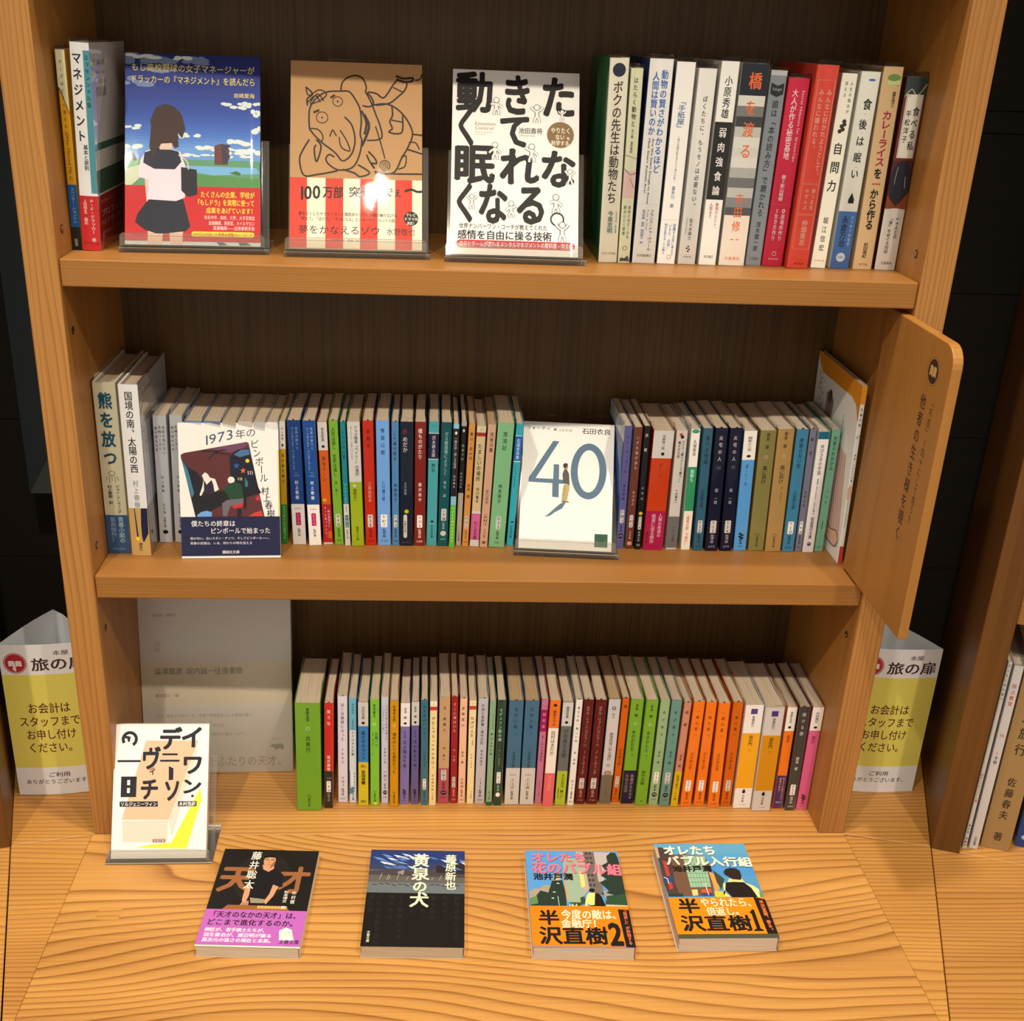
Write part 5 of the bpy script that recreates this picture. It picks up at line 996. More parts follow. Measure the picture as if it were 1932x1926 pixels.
def man(p, f, x, y, s, c=K, fill=(250, 246, 232), a1=(-1, -1), a2=(1, -1)):
    """little outline person"""
    for th, cc in ((3.4 * s, c), (2.4 * s, fill)):
        Lq(p, f, [(x, y + 20 * s), (x, y + 62 * s)], th * 1.5, cc, False)
        for dx, dy in (a1, a2): Lq(p, f, [(x, y + 28 * s), (x + dx * 24 * s, y + 28 * s + dy * 14 * s), (x + dx * 40 * s, y + 28 * s + dy * 34 * s)], th, cc)
        for sg in (-1, 1): Lq(p, f, [(x, y + 58 * s), (x + sg * 14 * s, y + 80 * s), (x + sg * 16 * s, y + 104 * s)], th, cc)
    Cq(p, f, x, y, 3.6 * s, c); Cq(p, f, x, y, 3.0 * s, fill)
def art3(p):
    f = quad(1107, 1848, 1085, 1845, 155, 1262); bg = (244, 240, 224)
    p.rect(0, 0, 1, 1, bg); b = (30, 26, 26); B = .045
    G = [('動', 1128, 1342, 172, 408), ('き', 1392, 1572, 176, 420), ('た', 1622, 1828, 180, 428), ('く', 1118, 1262, 375, 618), ('て', 1376, 1566, 412, 622), ('眠', 1112, 1350, 610, 836), ('れ', 1380, 1608, 620, 842), ('な', 1618, 1832, 626, 850), ('く', 1106, 1256, 836, 1072), ('な', 1252, 1430, 838, 1078), ('る', 1470, 1662, 836, 1078)]
    for ch, x0, x1, y0, y1 in G: Hq(p, f, ch, x0 - 4, x1 + 4, y0, y1, b, B)
    tn = (176, 146, 110); Hq(p, f, 'Emotion', 1234, 1356, 470, 490, tn, .02); Hq(p, f, 'Control', 1234, 1344, 497, 516, tn, .02); Hq(p, f, 'The scientific', 1234, 1340, 526, 536, tn); Hq(p, f, 'method', 1234, 1296, 541, 550, tn)
    Hq(p, f, '池田貴将', 1490, 1632, 497, 532, b, .01); Hq(p, f, 'Takamasa Ikeda', 1494, 1588, 539, 547, b)
    Cq(p, f, 1737, 533, 13.6, (138, 104, 66)); cr = (240, 230, 206); Hq(p, f, 'やりたく', 1680, 1798, 488, 524, cr, .02); Hq(p, f, 'ない', 1706, 1762, 528, 562, cr, .02); Hq(p, f, 'を', 1772, 1796, 542, 562, cr, .02); Hq(p, f, '科学する', 1682, 1790, 567, 597, cr, .02)
    for x, y, s, a, c2 in ((1360, 336, .85, (-1, 0), (1, .7)), (1598, 372, .9, (-1, -1), (1, -1)), (1746, 392, .55, (-1, -1), (1, -1)), (1352, 606, .85, (-1, .9), (1, .9)), (1568, 610, .9, (-1, -.6), (1, .9)), (1795, 752, .75, (-1, -1), (1, -1)), (1216, 920, .72, (-1, -1), (1, -1)), (1448, 955, .8, (-1, .8), (1, -.3)), (1712, 908, .95, (-1, .2), (1, .9))): man(p, f, x, y, s, a1=a, a2=c2)
    u, t = f(1720, 1040); p.ring(u, t, 7, 1.4, b); man(p, f, 1750, 1074, .95, a1=(-1, -1), a2=(1, -1))
    Hq(p, f, '世界ナンバーワン・コーチが教えてくれた', 1140, 1662, 1078, 1110, b, .006); Hq(p, f, '感情を自由に操る技術', 1132, 1690, 1118, 1172, b, .022)
    u0, t0 = f(1125, 1176); u1, t1 = f(1826, 1224); p.rrect(u0, t0, u1, t1, 4, (186, 52, 56)); Hq(p, f, '自分とチームが変わるメンタルマネジメントの教科書・完全版', 1142, 1815, 1184, 1216, (244, 226, 220), .015)

def art4(p):      # white cover, plain bar scene in a tilted frame, navy band
    f = quad(45, 1115, 80, 1135, 408, 1850); p.rect(0, 0, 1, 1, (240, 232, 228)); p.rect(.985, .2, 1, .69, (226, 206, 130))
    Pq(p, f, [(75, 745), (110, 725), (780, 608), (800, 625), (965, 1410), (228, 1410)], (92, 42, 44)); Pq(p, f, [(400, 680), (780, 608), (792, 640), (700, 690), (600, 720)], (110, 66, 92))
    Pq(p, f, [(75, 760), (140, 870), (240, 920), (300, 1000), (330, 1180), (228, 1410), (150, 1050)], (24, 26, 36)); Pq(p, f, [(80, 780), (150, 900), (215, 1150), (190, 1200), (150, 1050)], (60, 120, 140)); Pq(p, f, [(596, 760), (680, 690), (802, 680), (905, 1110), (640, 1120), (600, 940)], (22, 24, 42)); Pq(p, f, [(640, 740), (720, 690), (800, 690), (812, 740), (700, 770)], (70, 110, 150))
    Lq(p, f, [(300, 700), (450, 715), (600, 745)], 1.6, (40, 28, 34)); Lq(p, f, [(370, 790), (460, 710), (560, 690)], 1.2, (40, 28, 34)); Cq(p, f, 455, 715, 2.2, (30, 30, 36))
    Pq(p, f, [(230, 1190), (520, 1120), (760, 1100), (900, 1090), (930, 1150), (560, 1260), (260, 1400)], (26, 24, 28))
    cr = (238, 224, 206); Pq(p, f, [(300, 960), (330, 930), (360, 945), (385, 985), (440, 1000), (478, 1110), (440, 1135), (400, 1100), (340, 1080), (290, 1180), (272, 1170), (300, 1090), (318, 1010)], cr); Pq(p, f, [(318, 1010), (350, 1060), (400, 1010), (420, 1060), (430, 1130), (322, 1170)], (48, 30, 56))
    Cq(p, f, 610, 1012, 3.7, cr); Pq(p, f, [(590, 1050), (650, 1030), (720, 1060), (742, 1200), (600, 1230), (540, 1130), (515, 1130), (530, 1100)], (30, 66, 42)); Pq(p, f, [(560, 1225), (740, 1205), (740, 1260), (600, 1290), (560, 1400), (520, 1400), (512, 1260)], (108, 100, 104)); Pq(p, f, [(610, 1290), (740, 1255), (730, 1300), (640, 1318)], (200, 44, 50)); Pq(p, f, [(742, 1130), (775, 1130), (770, 1300), (740, 1330)], (20, 20, 26)); Pq(p, f, [(670, 1320), (720, 1320), (715, 1405), (675, 1405)], (30, 26, 34))
    Pq(p, f, [(245, 1385), (290, 1350), (350, 1338), (402, 1355), (400, 1400), (250, 1402)], (110, 160, 214)); Pq(p, f, [(790, 1400), (860, 1360), (930, 1340), (950, 1400)], (206, 60, 50)); Pq(p, f, [(865, 1200), (905, 1170), (920, 1230), (880, 1230)], (190, 50, 60))
    Cq(p, f, 785, 808, 2.1, (246, 200, 60))
    for x, y, c in ((668, 860, (40, 90, 160)), (738, 912, (226, 90, 50))):
        P_ = []
        for k in range(10): r = (34 if k % 2 == 0 else 15); a = -PI / 2 + k * PI / 5; P_.append((x + r * math.cos(a), y + r * math.sin(a)))
        Pq(p, f, P_, c)
    Pq(p, f, [(760, 980), (790, 1040), (785, 1085), (755, 1080)], (40, 120, 110))
    for x in (790, 812, 834): Lq(p, f, [(x, 915), (x + 4, 955)], .6, cr, False)
    for x in (685, 705, 722): Lq(p, f, [(x, 985), (x + 3, 1015)], .7, (230, 200, 90), False)
    tl = (60, 82, 110); Hq(p, f, '1973', 312, 640, 545, 650, tl, .0, rise=.052); Hq(p, f, '年の', 655, 880, 485, 580, (50, 50, 64), .0, rise=.02)
    for ch, x, y, s in (('ピ', 862, 630, 9.5), ('ン', 885, 725, 8.5), ('ボ', 912, 815, 9.5), ('ー', 935, 900, 9.5), ('ル', 960, 990, 9.5)): Vq(p, f, ch, x, s, y - 48, y + 48, K)
    for ch, x, y in (('村', 972, 1128), ('上', 990, 1205), ('春', 1010, 1285), ('樹', 1032, 1370)): Vq(p, f, ch, x, 8.6, y - 42, y + 42, K, .01)
    p.rect(0, .69, 1, .983, (26, 30, 64)); w_ = (236, 226, 220); Hq(p, f, '僕たちの終章は', 178, 652, 1444, 1508, w_, .008); Hq(p, f, 'ピンボールで始まった', 382, 1028, 1522, 1586, w_, .008); Hq(p, f, '雨の匂い、古いスタン・ゲッツ、そしてピンボール――、', 168, 1035, 1620, 1650, w_); Hq(p, f, '青春の彷徨は、いま、終わりの時を迎える', 168, 832, 1672, 1702, w_); Hq(p, f, '講談社文庫', 508, 694, 1768, 1802, w_, .01)

def art5(p):
    f = quad(118, 1078, 40, 1065, 325, 1740); p.rect(0, 0, 1, 1, (240, 234, 226)); sl = (84, 108, 128)
    Hq(p, f, 'フォーティ', 145, 405, 376, 418, K, .012); Hq(p, f, '翼', 432, 468, 392, 420, K, .01); Hq(p, f, 'ふたたび', 482, 630, 394, 426, K, .006); Hq(p, f, '石田衣良', 735, 1040, 378, 442, K, .012)
    Pq(p, f, [(428, 536), (492, 540), (235, 965), (425, 965), (432, 800), (490, 800), (487, 968), (535, 970), (533, 1015), (486, 1015), (483, 1168), (413, 1165), (416, 1012), (158, 1008), (162, 960)], sl)
    u, t = f(806, 862); p.ring(u, t, 20.4, 8.0, sl, 48, ry=33)
    Pq(p, f, [(330, 1380), (360, 1368), (420, 1310), (490, 1245), (540, 1214), (560, 1222), (520, 1290), (440, 1335), (390, 1375), (345, 1386)], sl)
    Pq(p, f, [(540, 1018), (602, 1018), (600, 1070), (575, 1200), (592, 1218), (515, 1210), (520, 1130)], (186, 160, 106)); Lq(p, f, [(545, 1030), (540, 1200)], .4, (110, 90, 60), False); Pq(p, f, [(515, 1205), (596, 1214), (596, 1222), (515, 1215)], (60, 46, 34))
    Pq(p, f, [(548, 845), (572, 850), (596, 900), (603, 1025), (575, 1015), (533, 1010), (525, 905)], (82, 76, 70)); Cq(p, f, 563, 822, 2.5, (176, 128, 96), ry=3.2); Pq(p, f, [(532, 800), (545, 785), (575, 782), (584, 800), (572, 822), (550, 842), (536, 832)], (44, 30, 24))
    u0, t0 = f(878, 1552); u1, t1 = f(1020, 1697); p.rect(u0, t0, u1, t1, (16, 82, 54)); Hq(p, f, '講談社', 900, 998, 1572, 1600, (10, 50, 34)); Hq(p, f, '文庫', 925, 975, 1612, 1650, (8, 40, 26), .02)

def art6(p):
    f = quad(495, 893, 475, 885, 650, 1237); p.rect(0, 0, 1, 1, (246, 238, 222)); b = (34, 32, 40)
    Pq(p, f, [(625, 722), (848, 722), (724, 1070), (522, 1068)], (240, 182, 146)); Pq(p, f, [(843, 745), (722, 1070), (735, 1150), (838, 800)], (238, 206, 186)); Pq(p, f, [(522, 1074), (720, 1074), (717, 1168), (527, 1166)], (242, 204, 184)); Pq(p, f, [(858, 930), (862, 985), (800, 1196), (580, 1190), (640, 1178), (735, 1170)], (246, 236, 60)); Lq(p, f, [(520, 1071), (722, 1072)], .9, (250, 242, 226), False); Lq(p, f, [(722, 1072), (735, 1150)], 1.2, (250, 242, 226), False)
    Bo = .05
    for ch, x0, x1, y0, y1 in (('イ', 772, 872, 660, 755), ('ワ', 776, 872, 784, 872), ('ン', 776, 866, 888, 958), ('デ', 680, 778, 666, 762), ('ニ', 680, 776, 770, 822), ('ソ', 700, 776, 892, 990), ('ヴ', 606, 690, 752, 850), ('チ', 600, 682, 888, 982)): Hq(p, f, ch, x0, x1, y0, y1, b, Bo)
    Pq(p, f, [(722, 835), (742, 845), (741, 895), (722, 897)], b); Hq(p, f, 'ィ', 636, 672, 838, 872, b, .02); Cq(p, f, 824, 966, 1.5, b)
    Lq(p, f, [(660, 842), (640, 852)], .8, b, False)
    u, t = f(556, 716); p.ring(u, t, 9, 3.4, b, a0=-60, a1=215); Pq(p, f, [(535, 700), (560, 705), (556, 728), (548, 728), (546, 714), (536, 712)], b); Pq(p, f, [(504, 808), (602, 808), (602, 817), (504, 817)], b)
    Pq(p, f, [(520, 880), (586, 880), (583, 970), (517, 970)], b); Pq(p, f, [(546, 895), (558, 895), (557, 918), (545, 918)], (246, 238, 222)); Pq(p, f, [(545, 930), (557, 930), (556, 952), (544, 952)], (246, 238, 222))
    for tx, x0, x1 in (('ソルジェニーツィン', 513, 676), ('木村浩訳', 762, 842)): Pq(p, f, [(x0, 989), (x1, 989), (x1, 1012), (x0, 1012)], b); Hq(p, f, tx, x0 + 4, x1 - 4, 991, 1010, (246, 238, 222), .02)
    Pq(p, f, [(655, 1153), (708, 1153), (708, 1168), (655, 1168)], (120, 70, 60)); Hq(p, f, '新潮文庫', 658, 705, 1154, 1167, (246, 226, 206)); Lq(p, f, [(478, 1199), (850, 1199), (868, 1205)], .25, (90, 80, 70), False)

def artbig(p):    # large pale book in crumpled clear wrap
    f = quad(55, 1625, 90, 1610, -40, 1800); p.rect(0, 0, 1, 1, (226, 214, 200)); p.rect(0, .395, 1, .62, (234, 214, 180)); p.rect(0, .62, 1, .624, (240, 224, 196))  # warm band: lit zone below the shelf's shadow edge, put into the cover colour
    g_ = (120, 108, 96); Hq(p, f, '1968-1987', 195, 445, 195, 226, g_); Hq(p, f, '往復', 210, 275, 470, 520, (166, 152, 138)); Hq(p, f, '書簡', 210, 275, 525, 575, (166, 152, 138))
    Hq(p, f, '澁澤龍彦', 205, 500, 728, 795, (60, 58, 60), .012); Hq(p, f, '堀内誠一往復書簡', 532, 1115, 728, 795, (60, 58, 60), .006); Hq(p, f, '巖谷國士・編', 210, 448, 984, 1020, (60, 52, 46), .006); Hq(p, f, 'いわや・くにお', 212, 322, 953, 963, g_)
    Hq(p, f, 'パリ、鎌倉を中を交った、密室で親密感あふれる書簡の数々。', 205, 1240, 1192, 1228, g_); Hq(p, f, '美しい挿画を多数収録。', 500, 945, 1296, 1324, g_); Hq(p, f, 'ふたりの関係年譜をつけて。', 600, 1175, 1386, 1418, g_); Hq(p, f, '定価：本体＋税', 1400, 1518, 1452, 1466, g_)
    gr = (84, 96, 66); Pq(p, f, [(1378, 1530), (1410, 1515), (1500, 1508), (1518, 1530), (1515, 1572), (1498, 1572), (1492, 1560), (1450, 1560), (1445, 1576), (1428, 1576), (1425, 1556), (1400, 1545), (1382, 1542)], gr)
    Hq(p, f, '文化を輝かせたふたりの天才。', 90, 1552, 1630, 1735, (58, 48, 42), .0)

def lie1(p):
    f = lambda x, y: (x, y)
    p.rect(0, 0, 1, 1, (24, 20, 18)); sk = (206, 146, 106); p.circ(.46, .3, 30, (32, 28, 24), 40)
    Hq(p, f, '天', .03, .40, .19, .46, (150, 92, 52), .05); Hq(p, f, '才', .64, .97, .19, .46, (150, 92, 52), .05)
    p.poly([(.36, .26), (.46, .205), (.58, .205), (.68, .27), (.70, .40), (.60, .42), (.60, .58), (.36, .58), (.36, .42), (.33, .38)], (22, 20, 24)); p.poly([(.44, .17), (.56, .17), (.57, .21), (.52, .245), (.46, .22)], sk)
    p.circ(.505, .125, 6.6, sk, 9.5); p.poly([(.435, .10), (.44, .065), (.49, .045), (.55, .05), (.585, .08), (.58, .125), (.56, .09), (.50, .085), (.45, .095), (.44, .13)], (24, 18, 16))
    for x in (.475, .535): p.line([(x - .018, .118), (x + .018, .116)], .7, (50, 30, 24)); p.line([(x - .02, .107), (x + .02, .104)], .6, (40, 26, 20))
    p.line([(.507, .12), (.50, .148), (.512, .15)], .5, (150, 96, 70)); p.line([(.485, .168), (.525, .167)], .7, (150, 70, 60)); p.poly([(.54, .15), (.57, .11), (.565, .17), (.53, .205), (.52, .2)], (150, 96, 70))
    p.poly([(.33, .38), (.38, .40), (.385, .50), (.37, .56), (.33, .56), (.325, .5)], sk); p.poly([(.60, .38), (.66, .40), (.63, .50), (.575, .585), (.545, .56), (.585, .48)], sk)
    for k in range(5): p.line([(.345 + .012 * k, .555), (.325 + .018 * k, .60)], 1.2, sk)
    p.poly([(.40, .52), (.56, .535), (.55, .575), (.42, .575)], (150, 136, 112)); p.poly([(.20, .60), (.78, .60), (.84, .66), (.14, .66)], (150, 92, 44))
    for k in range(9): p.poly([(.50 + .033 * k, .605), (.515 + .033 * k, .6), (.53 + .033 * k, .605), (.53 + .033 * k, .63), (.5 + .033 * k, .63)], (206, 160, 84))
    w_ = (238, 226, 206)
    for i, ch in enumerate('藤井聡太'): p.V(ch, .355, 11.5, .022 + .105 * i, .118 + .105 * i, w_, .012)
    p.V('中村徹', .835, 5, .44, .575, w_, .006); p.V('松本博文 著', .755, 5, .44, .63, w_, .006)
    p.rect(0, .645, 1, .985, (186, 96, 176)); p.rect(0, .985, 1, 1, (240, 226, 190)); Hq(p, f, '「天才のなかの天才」は、', .045, .95, .665, .725, K, .02); Hq(p, f, 'どこまで進化するのか。', .045, .94, .742, .80, K, .02)
    for i, (tx, a, b_) in enumerate((('師匠が、若手棋士たちが、', .05, .66), ('羽生善治が、渡辺明が語る', .05, .71), ('異次元の強さの現在と未来。', .05, .745))): Hq(p, f, tx, a, b_, .825 + .048 * i, .862 + .048 * i, (246, 224, 236), .025)
    p.poly([(.77, .84), (.83, .81), (.89, .83), (.93, .93), (.79, .935)], (246, 232, 206)); Hq(p, f, '天才の素顔', .80, .90, .85, .865, (206, 140, 130)); Hq(p, f, 'ロングセラー', .80, .91, .88, .895, (206, 140, 130)); Hq(p, f, '文春文庫', .79, .985, .925, .965, (50, 20, 60), .015)
def lie2(p):
    f = lambda x, y: (x, y); p.rect(0, 0, 1, 1, (20, 16, 14)); rn = random.Random(4)
    p.rect(0, 0, 1, .22, (36, 52, 104)); p.rect(0, .15, 1, .24, (48, 58, 92)); p.rect(0, .22, 1, .47, (94, 88, 82)); p.rect(0, .36, 1, .47, (104, 108, 110)); p.poly([(0, .24), (.3, .2), (.5, .25), (.75, .19), (1, .2), (1, .30), (0, .28)], (70, 62, 62)); p.poly([(.7, .17), (1, .14), (1, .26), (.7, .25)], (44, 34, 38))
    for k in range(34): x = rn.uniform(.02, .95); y = rn.uniform(.04, .19); p.poly([(x, y), (x + .07, y + .01), (x + .13, y + .035), (x + .05, y + .03)], rn.choice([(196, 206, 214), (110, 136, 186), (76, 106, 170), (222, 222, 214)]))
    for k in range(10): x = rn.uniform(.04, .9); p.line([(x, .30 + rn.uniform(-.04, .03)), (x - .02, .33)], .5, (196, 176, 130))
    for k in range(14): x = .05 + .065 * k; p.line([(x, .375 + rn.uniform(-.01, .02)), (x + .05, .385 + rn.uniform(-.01, .02))], 1.2, (50, 56, 44))
    p.poly([(.29, .25), (.37, .22), (.36, .28)], (150, 130, 130)); gt = (42, 37, 34)
    for x, tx in ((.06, '実の夢'), (.14, 'それは幻影であり'), (.26, '我の光も、'), (.36, 'こそ照破による'), (.47, '過去も'), (.58, '行方も、'), (.68, '闇も俗も、'), (.80, '来世も、'), (.92, '前世はもとより')): p.V(tx, x, 6.2, .48, .50 + .062 * len(tx), gt)
    w_ = (240, 230, 190)
    for i, (ch, t0, t1, sz) in enumerate((('黄', .04, .19, 19), ('泉', .19, .335, 20), ('の', .335, .46, 17), ('犬', .455, .615, 21))): p.V(ch, .54, sz, t0, t1, w_, .025)
    for i, ch in enumerate('藤原新也'): p.V(ch, .855, 12.5, .045 + .097 * i, .14 + .097 * i, w_, .02)
    p.V('文春文庫', .065, 3.6, .85, .96, w_)
def lie3(p):
    f = quad(170, 1430, 265, 1705, 150, 1560); p.rect(0, 0, 1, 1, (86, 146, 200)); 
    Pq(p, f, [(690, 270), (760, 235), (900, 300), (1010, 950), (760, 950), (700, 600)], (150, 168, 140)); Pq(p, f, [(860, 160), (980, 165), (1080, 700), (1000, 830), (930, 700), (900, 400)], (176, 160, 140)); Pq(p, f, [(915, 480), (970, 480), (1000, 690), (985, 720), (945, 715)], (232, 206, 110)); Pq(p, f, [(960, 160), (1105, 165), (1240, 700), (1260, 830), (1090, 830), (1050, 700), (1010, 470)], (112, 100, 90))
    Pq(p, f, [(1105, 165), (1330, 170), (1250, 640), (1180, 630)], (184, 168, 156))
    for k in range(6):
        for j in range(2): x = 985 + 50 * j + k * 14 ; y = 170 + 75 * k + (120 if k > 2 else 0); Pq(p, f, [(x, y), (x + 34, y + 2), (x + 38, y + 36), (x + 4, y + 34)], (70, 54, 50))
    gn = (38, 52, 42); Pq(p, f, [(1340, 170), (1400, 175), (1440, 260), (1500, 420), (1530, 600), (1590, 960), (1290, 900), (1230, 800), (1320, 760), (1200, 640), (1300, 590), (1210, 540), (1290, 480), (1220, 380), (1300, 330), (1280, 230)], gn); Pq(p, f, [(1290, 870), (1560, 800), (1590, 980), (1280, 970)], (44, 74, 46)); Pq(p, f, [(1250, 760), (1330, 770), (1290, 800), (1400, 830), (1290, 850), (1300, 910), (1260, 850)], (150, 146, 140))
    Pq(p, f, [(590, 490), (640, 470), (660, 620), (540, 640)], (186, 166, 130)); Pq(p, f, [(225, 790), (300, 740), (370, 740), (430, 690), (520, 690), (520, 800), (240, 900)], (166, 146, 122)); Pq(p, f, [(540, 620), (680, 610), (730, 800), (745, 990), (240, 1000), (235, 900), (320, 850), (380, 770), (490, 800)], gn); Pq(p, f, [(240, 880), (330, 850), (350, 960), (240, 980)], (96, 130, 70)); Pq(p, f, [(700, 610), (725, 640), (760, 880), (740, 900)], (216, 140, 100)); Pq(p, f, [(930, 870), (990, 850), (1010, 950), (900, 1000), (760, 940), (940, 940)], (56, 70, 44))
    Pq(p, f, [(1290, 970), (1590, 980), (1600, 1040), (1300, 1030)], (206, 180, 150)); Pq(p, f, [(260, 995), (380, 995), (380, 1012), (260, 1012)], (214, 110, 50))
    Pq(p, f, [(1025, 830), (1060, 795), (1135, 800), (1130, 980), (1100, 975), (1095, 985), (1040, 960), (1020, 1010), (1000, 1008), (1000, 940)], (238, 214, 120)); Pq(p, f, [(1135, 810), (1180, 805), (1230, 860), (1300, 1030), (1060, 1025), (1070, 985), (1130, 980)], (26, 20, 20)); Cq(p, f, 1092, 762, 3.2, (30, 24, 22)); 
    for x, y in ((790, 990), (825, 975), (878, 975)): Pq(p, f, [(x - 16, y + 25), (x, y - 20), (x + 20, y + 28)], (240, 214, 110))
    for x, y in ((620, 660), (568, 790), (548, 880)): Lq(p, f, [(x - 15, y), (x + 22, y + 3)], 1.2, (226, 226, 210), False)
    Lq(p, f, [(620, 850), (640, 990)], .7, (190, 196, 180), False)
    pk = (240, 112, 130); sh_ = (60, 30, 40)
    for dx, c in ((5, sh_), (0, pk)): Hq(p, f, 'オレたち', 245 + dx, 1000 + dx, 180 + dx, 325 + dx, c, .045, rise=-.005); Hq(p, f, '花のバブル組', 255 + dx, 1475 + dx, 335 + dx, 505 + dx, c, .045, rise=-.02)
    Hq(p, f, '池井戸潤', 278, 825, 512, 610, K, .035)
    p.rect(0, .60, 1, .995, (240, 124, 16)); Pq(p, f, [(1450, 1038), (1616, 1045), (1712, 1562), (1568, 1555)], (28, 20, 18)); Hq(p, f, '半', 335, 632, 1060, 1260, K, .03); Hq(p, f, '沢直樹', 345, 1300, 1290, 1520, K, .03); Hq(p, f, '2', 1300, 1500, 1228, 1530, K, .034)
    cr = (248, 236, 190); Hq(p, f, '今度の敵は、', 655, 1500, 1050, 1180, cr, .02); Hq(p, f, '金融庁！', 655, 1230, 1185, 1300, cr, .02); p.V('「倍返し」が炸裂する', .955, 4.4, .62, .975, (240, 110, 70), .02)
def lie4(p):
    f = quad(110, 1305, 440, 1780, 108, 1450); p.rect(0, 0, 1, 1, (78, 146, 186)); br = (110, 78, 60)
    for k, c in enumerate([(92, 156, 186), (84, 150, 190), (74, 140, 196)]): p.rect(0, k * .12, 1, k * .12 + .121, c)
    Pq(p, f, [(120, 160), (230, 170), (420, 300), (470, 280), (520, 890), (320, 890), (240, 700), (190, 400)], (74, 56, 52)); Pq(p, f, [(120, 160), (165, 165), (200, 330), (160, 330)], (186, 160, 130)); Pq(p, f, [(340, 300), (470, 265), (790, 310), (860, 440), (930, 890), (470, 890), (400, 700)], br); Pq(p, f, [(235, 370), (290, 380), (380, 780), (330, 800), (290, 600)], (180, 60, 50)); Pq(p, f, [(245, 600), (380, 600), (395, 690), (265, 700)], (50, 66, 100))
    gq = [(500, 290), (790, 310), (880, 760), (610, 765)]; Pq(p, f, gq, (150, 184, 150))
    for k in range(1, 7):
        s_ = k / 7; a = (gq[0][0] + (gq[3][0] - gq[0][0]) * s_, gq[0][1] + (gq[3][1] - gq[0][1]) * s_); b_ = (gq[1][0] + (gq[2][0] - gq[1][0]) * s_, gq[1][1] + (gq[2][1] - gq[1][1]) * s_); Lq(p, f, [a, b_], .35, (96, 124, 96), False)
        a = (gq[0][0] + (gq[1][0] - gq[0][0]) * s_, gq[0][1] + (gq[1][1] - gq[0][1]) * s_); b_ = (gq[3][0] + (gq[2][0] - gq[3][0]) * s_, gq[3][1] + (gq[2][1] - gq[3][1]) * s_); Lq(p, f, [a, b_], .35, (96, 124, 96), False)
    Pq(p, f, [(850, 540), (900, 560), (980, 640), (990, 800), (950, 850)], (232, 150, 70)); Pq(p, f, [(900, 510), (1060, 650), (1020, 800), (960, 700)], (56, 66, 56)); Pq(p, f, [(620, 800), (700, 795), (710, 880), (640, 885)], (232, 196, 120)); Pq(p, f, [(750, 795), (880, 790), (890, 840), (760, 845)], (206, 80, 50)); Pq(p, f, [(750, 850), (900, 850), (905, 885), (760, 885)], (44, 60, 110)); Pq(p, f, [(310, 860), (500, 850), (520, 895), (320, 895)], (44, 56, 40))
    Lq(p, f, [(770, 715), (800, 720), (850, 880)], .8, (226, 226, 214), False); Lq(p, f, [(800, 720), (850, 710)], .7, (226, 226, 214), False); Lq(p, f, [(250, 620), (300, 640), (320, 710)], .9, (226, 226, 214))
    Pq(p, f, [(925, 820), (1060, 830), (1150, 905), (940, 905)], (244, 190, 50)); Pq(p, f, [(1040, 720), (1070, 700), (1075, 810), (1040, 830), (1150, 905), (1060, 890)], (240, 216, 130)); Pq(p, f, [(1120, 640), (1290, 640), (1330, 690), (1100, 690)], (240, 206, 130)); Pq(p, f, [(1080, 700), (1180, 690), (1320, 700), (1420, 780), (1500, 900), (1610, 960), (1660, 1100), (1160, 905), (1070, 800)], (28, 22, 22)); Pq(p, f, [(1320, 700), (1440, 745), (1520, 800), (1545, 920), (1500, 905), (1420, 780)], (242, 216, 140)); Pq(p, f, [(1045, 540), (1070, 500), (1130, 482), (1210, 490), (1265, 530), (1285, 600), (1280, 660), (1170, 650), (1060, 580)], (40, 30, 28))
    Pq(p, f, [(1520, 840), (1560, 860), (1580, 930), (1540, 920)], (110, 140, 60))
    cr = (246, 240, 196)
    for dx, c in ((5, (50, 60, 60)), (0, cr)): Hq(p, f, 'オレたち', 218 + dx, 915 + dx, 142 + dx, 285 + dx, c, .045); Hq(p, f, 'バブル入行組', 255 + dx, 1390 + dx, 305 + dx, 445 + dx, c, .045, rise=-.02)
    Hq(p, f, '池井戸潤', 355, 875, 455, 540, K, .035)
    p.rect(0, .60, 1, .965, (240, 132, 16)); Pq(p, f, [(1440, 905), (1605, 945), (1780, 1450), (1640, 1440)], (28, 20, 18)); p.rect(0, .965, 1, 1, (84, 74, 44)); Hq(p, f, '半', 410, 700, 930, 1125, K, .03); Hq(p, f, '沢直樹', 450, 1385, 1160, 1362, K, .03); p.poly([(.795, .765), (.79, .755), (.825, .725), (.845, .725), (.845, .915), (.868, .925), (.868, .94), (.775, .94), (.775, .925), (.805, .915), (.805, .765)], K)
    Hq(p, f, 'やられたら、', 715, 1460, 920, 1042, cr, .015); Hq(p, f, '倍返し。', 800, 1300, 1048, 1158, cr, .015); p.V('半沢直樹、参る。', .95, 4.8, .63, .95, (240, 110, 50), .03)

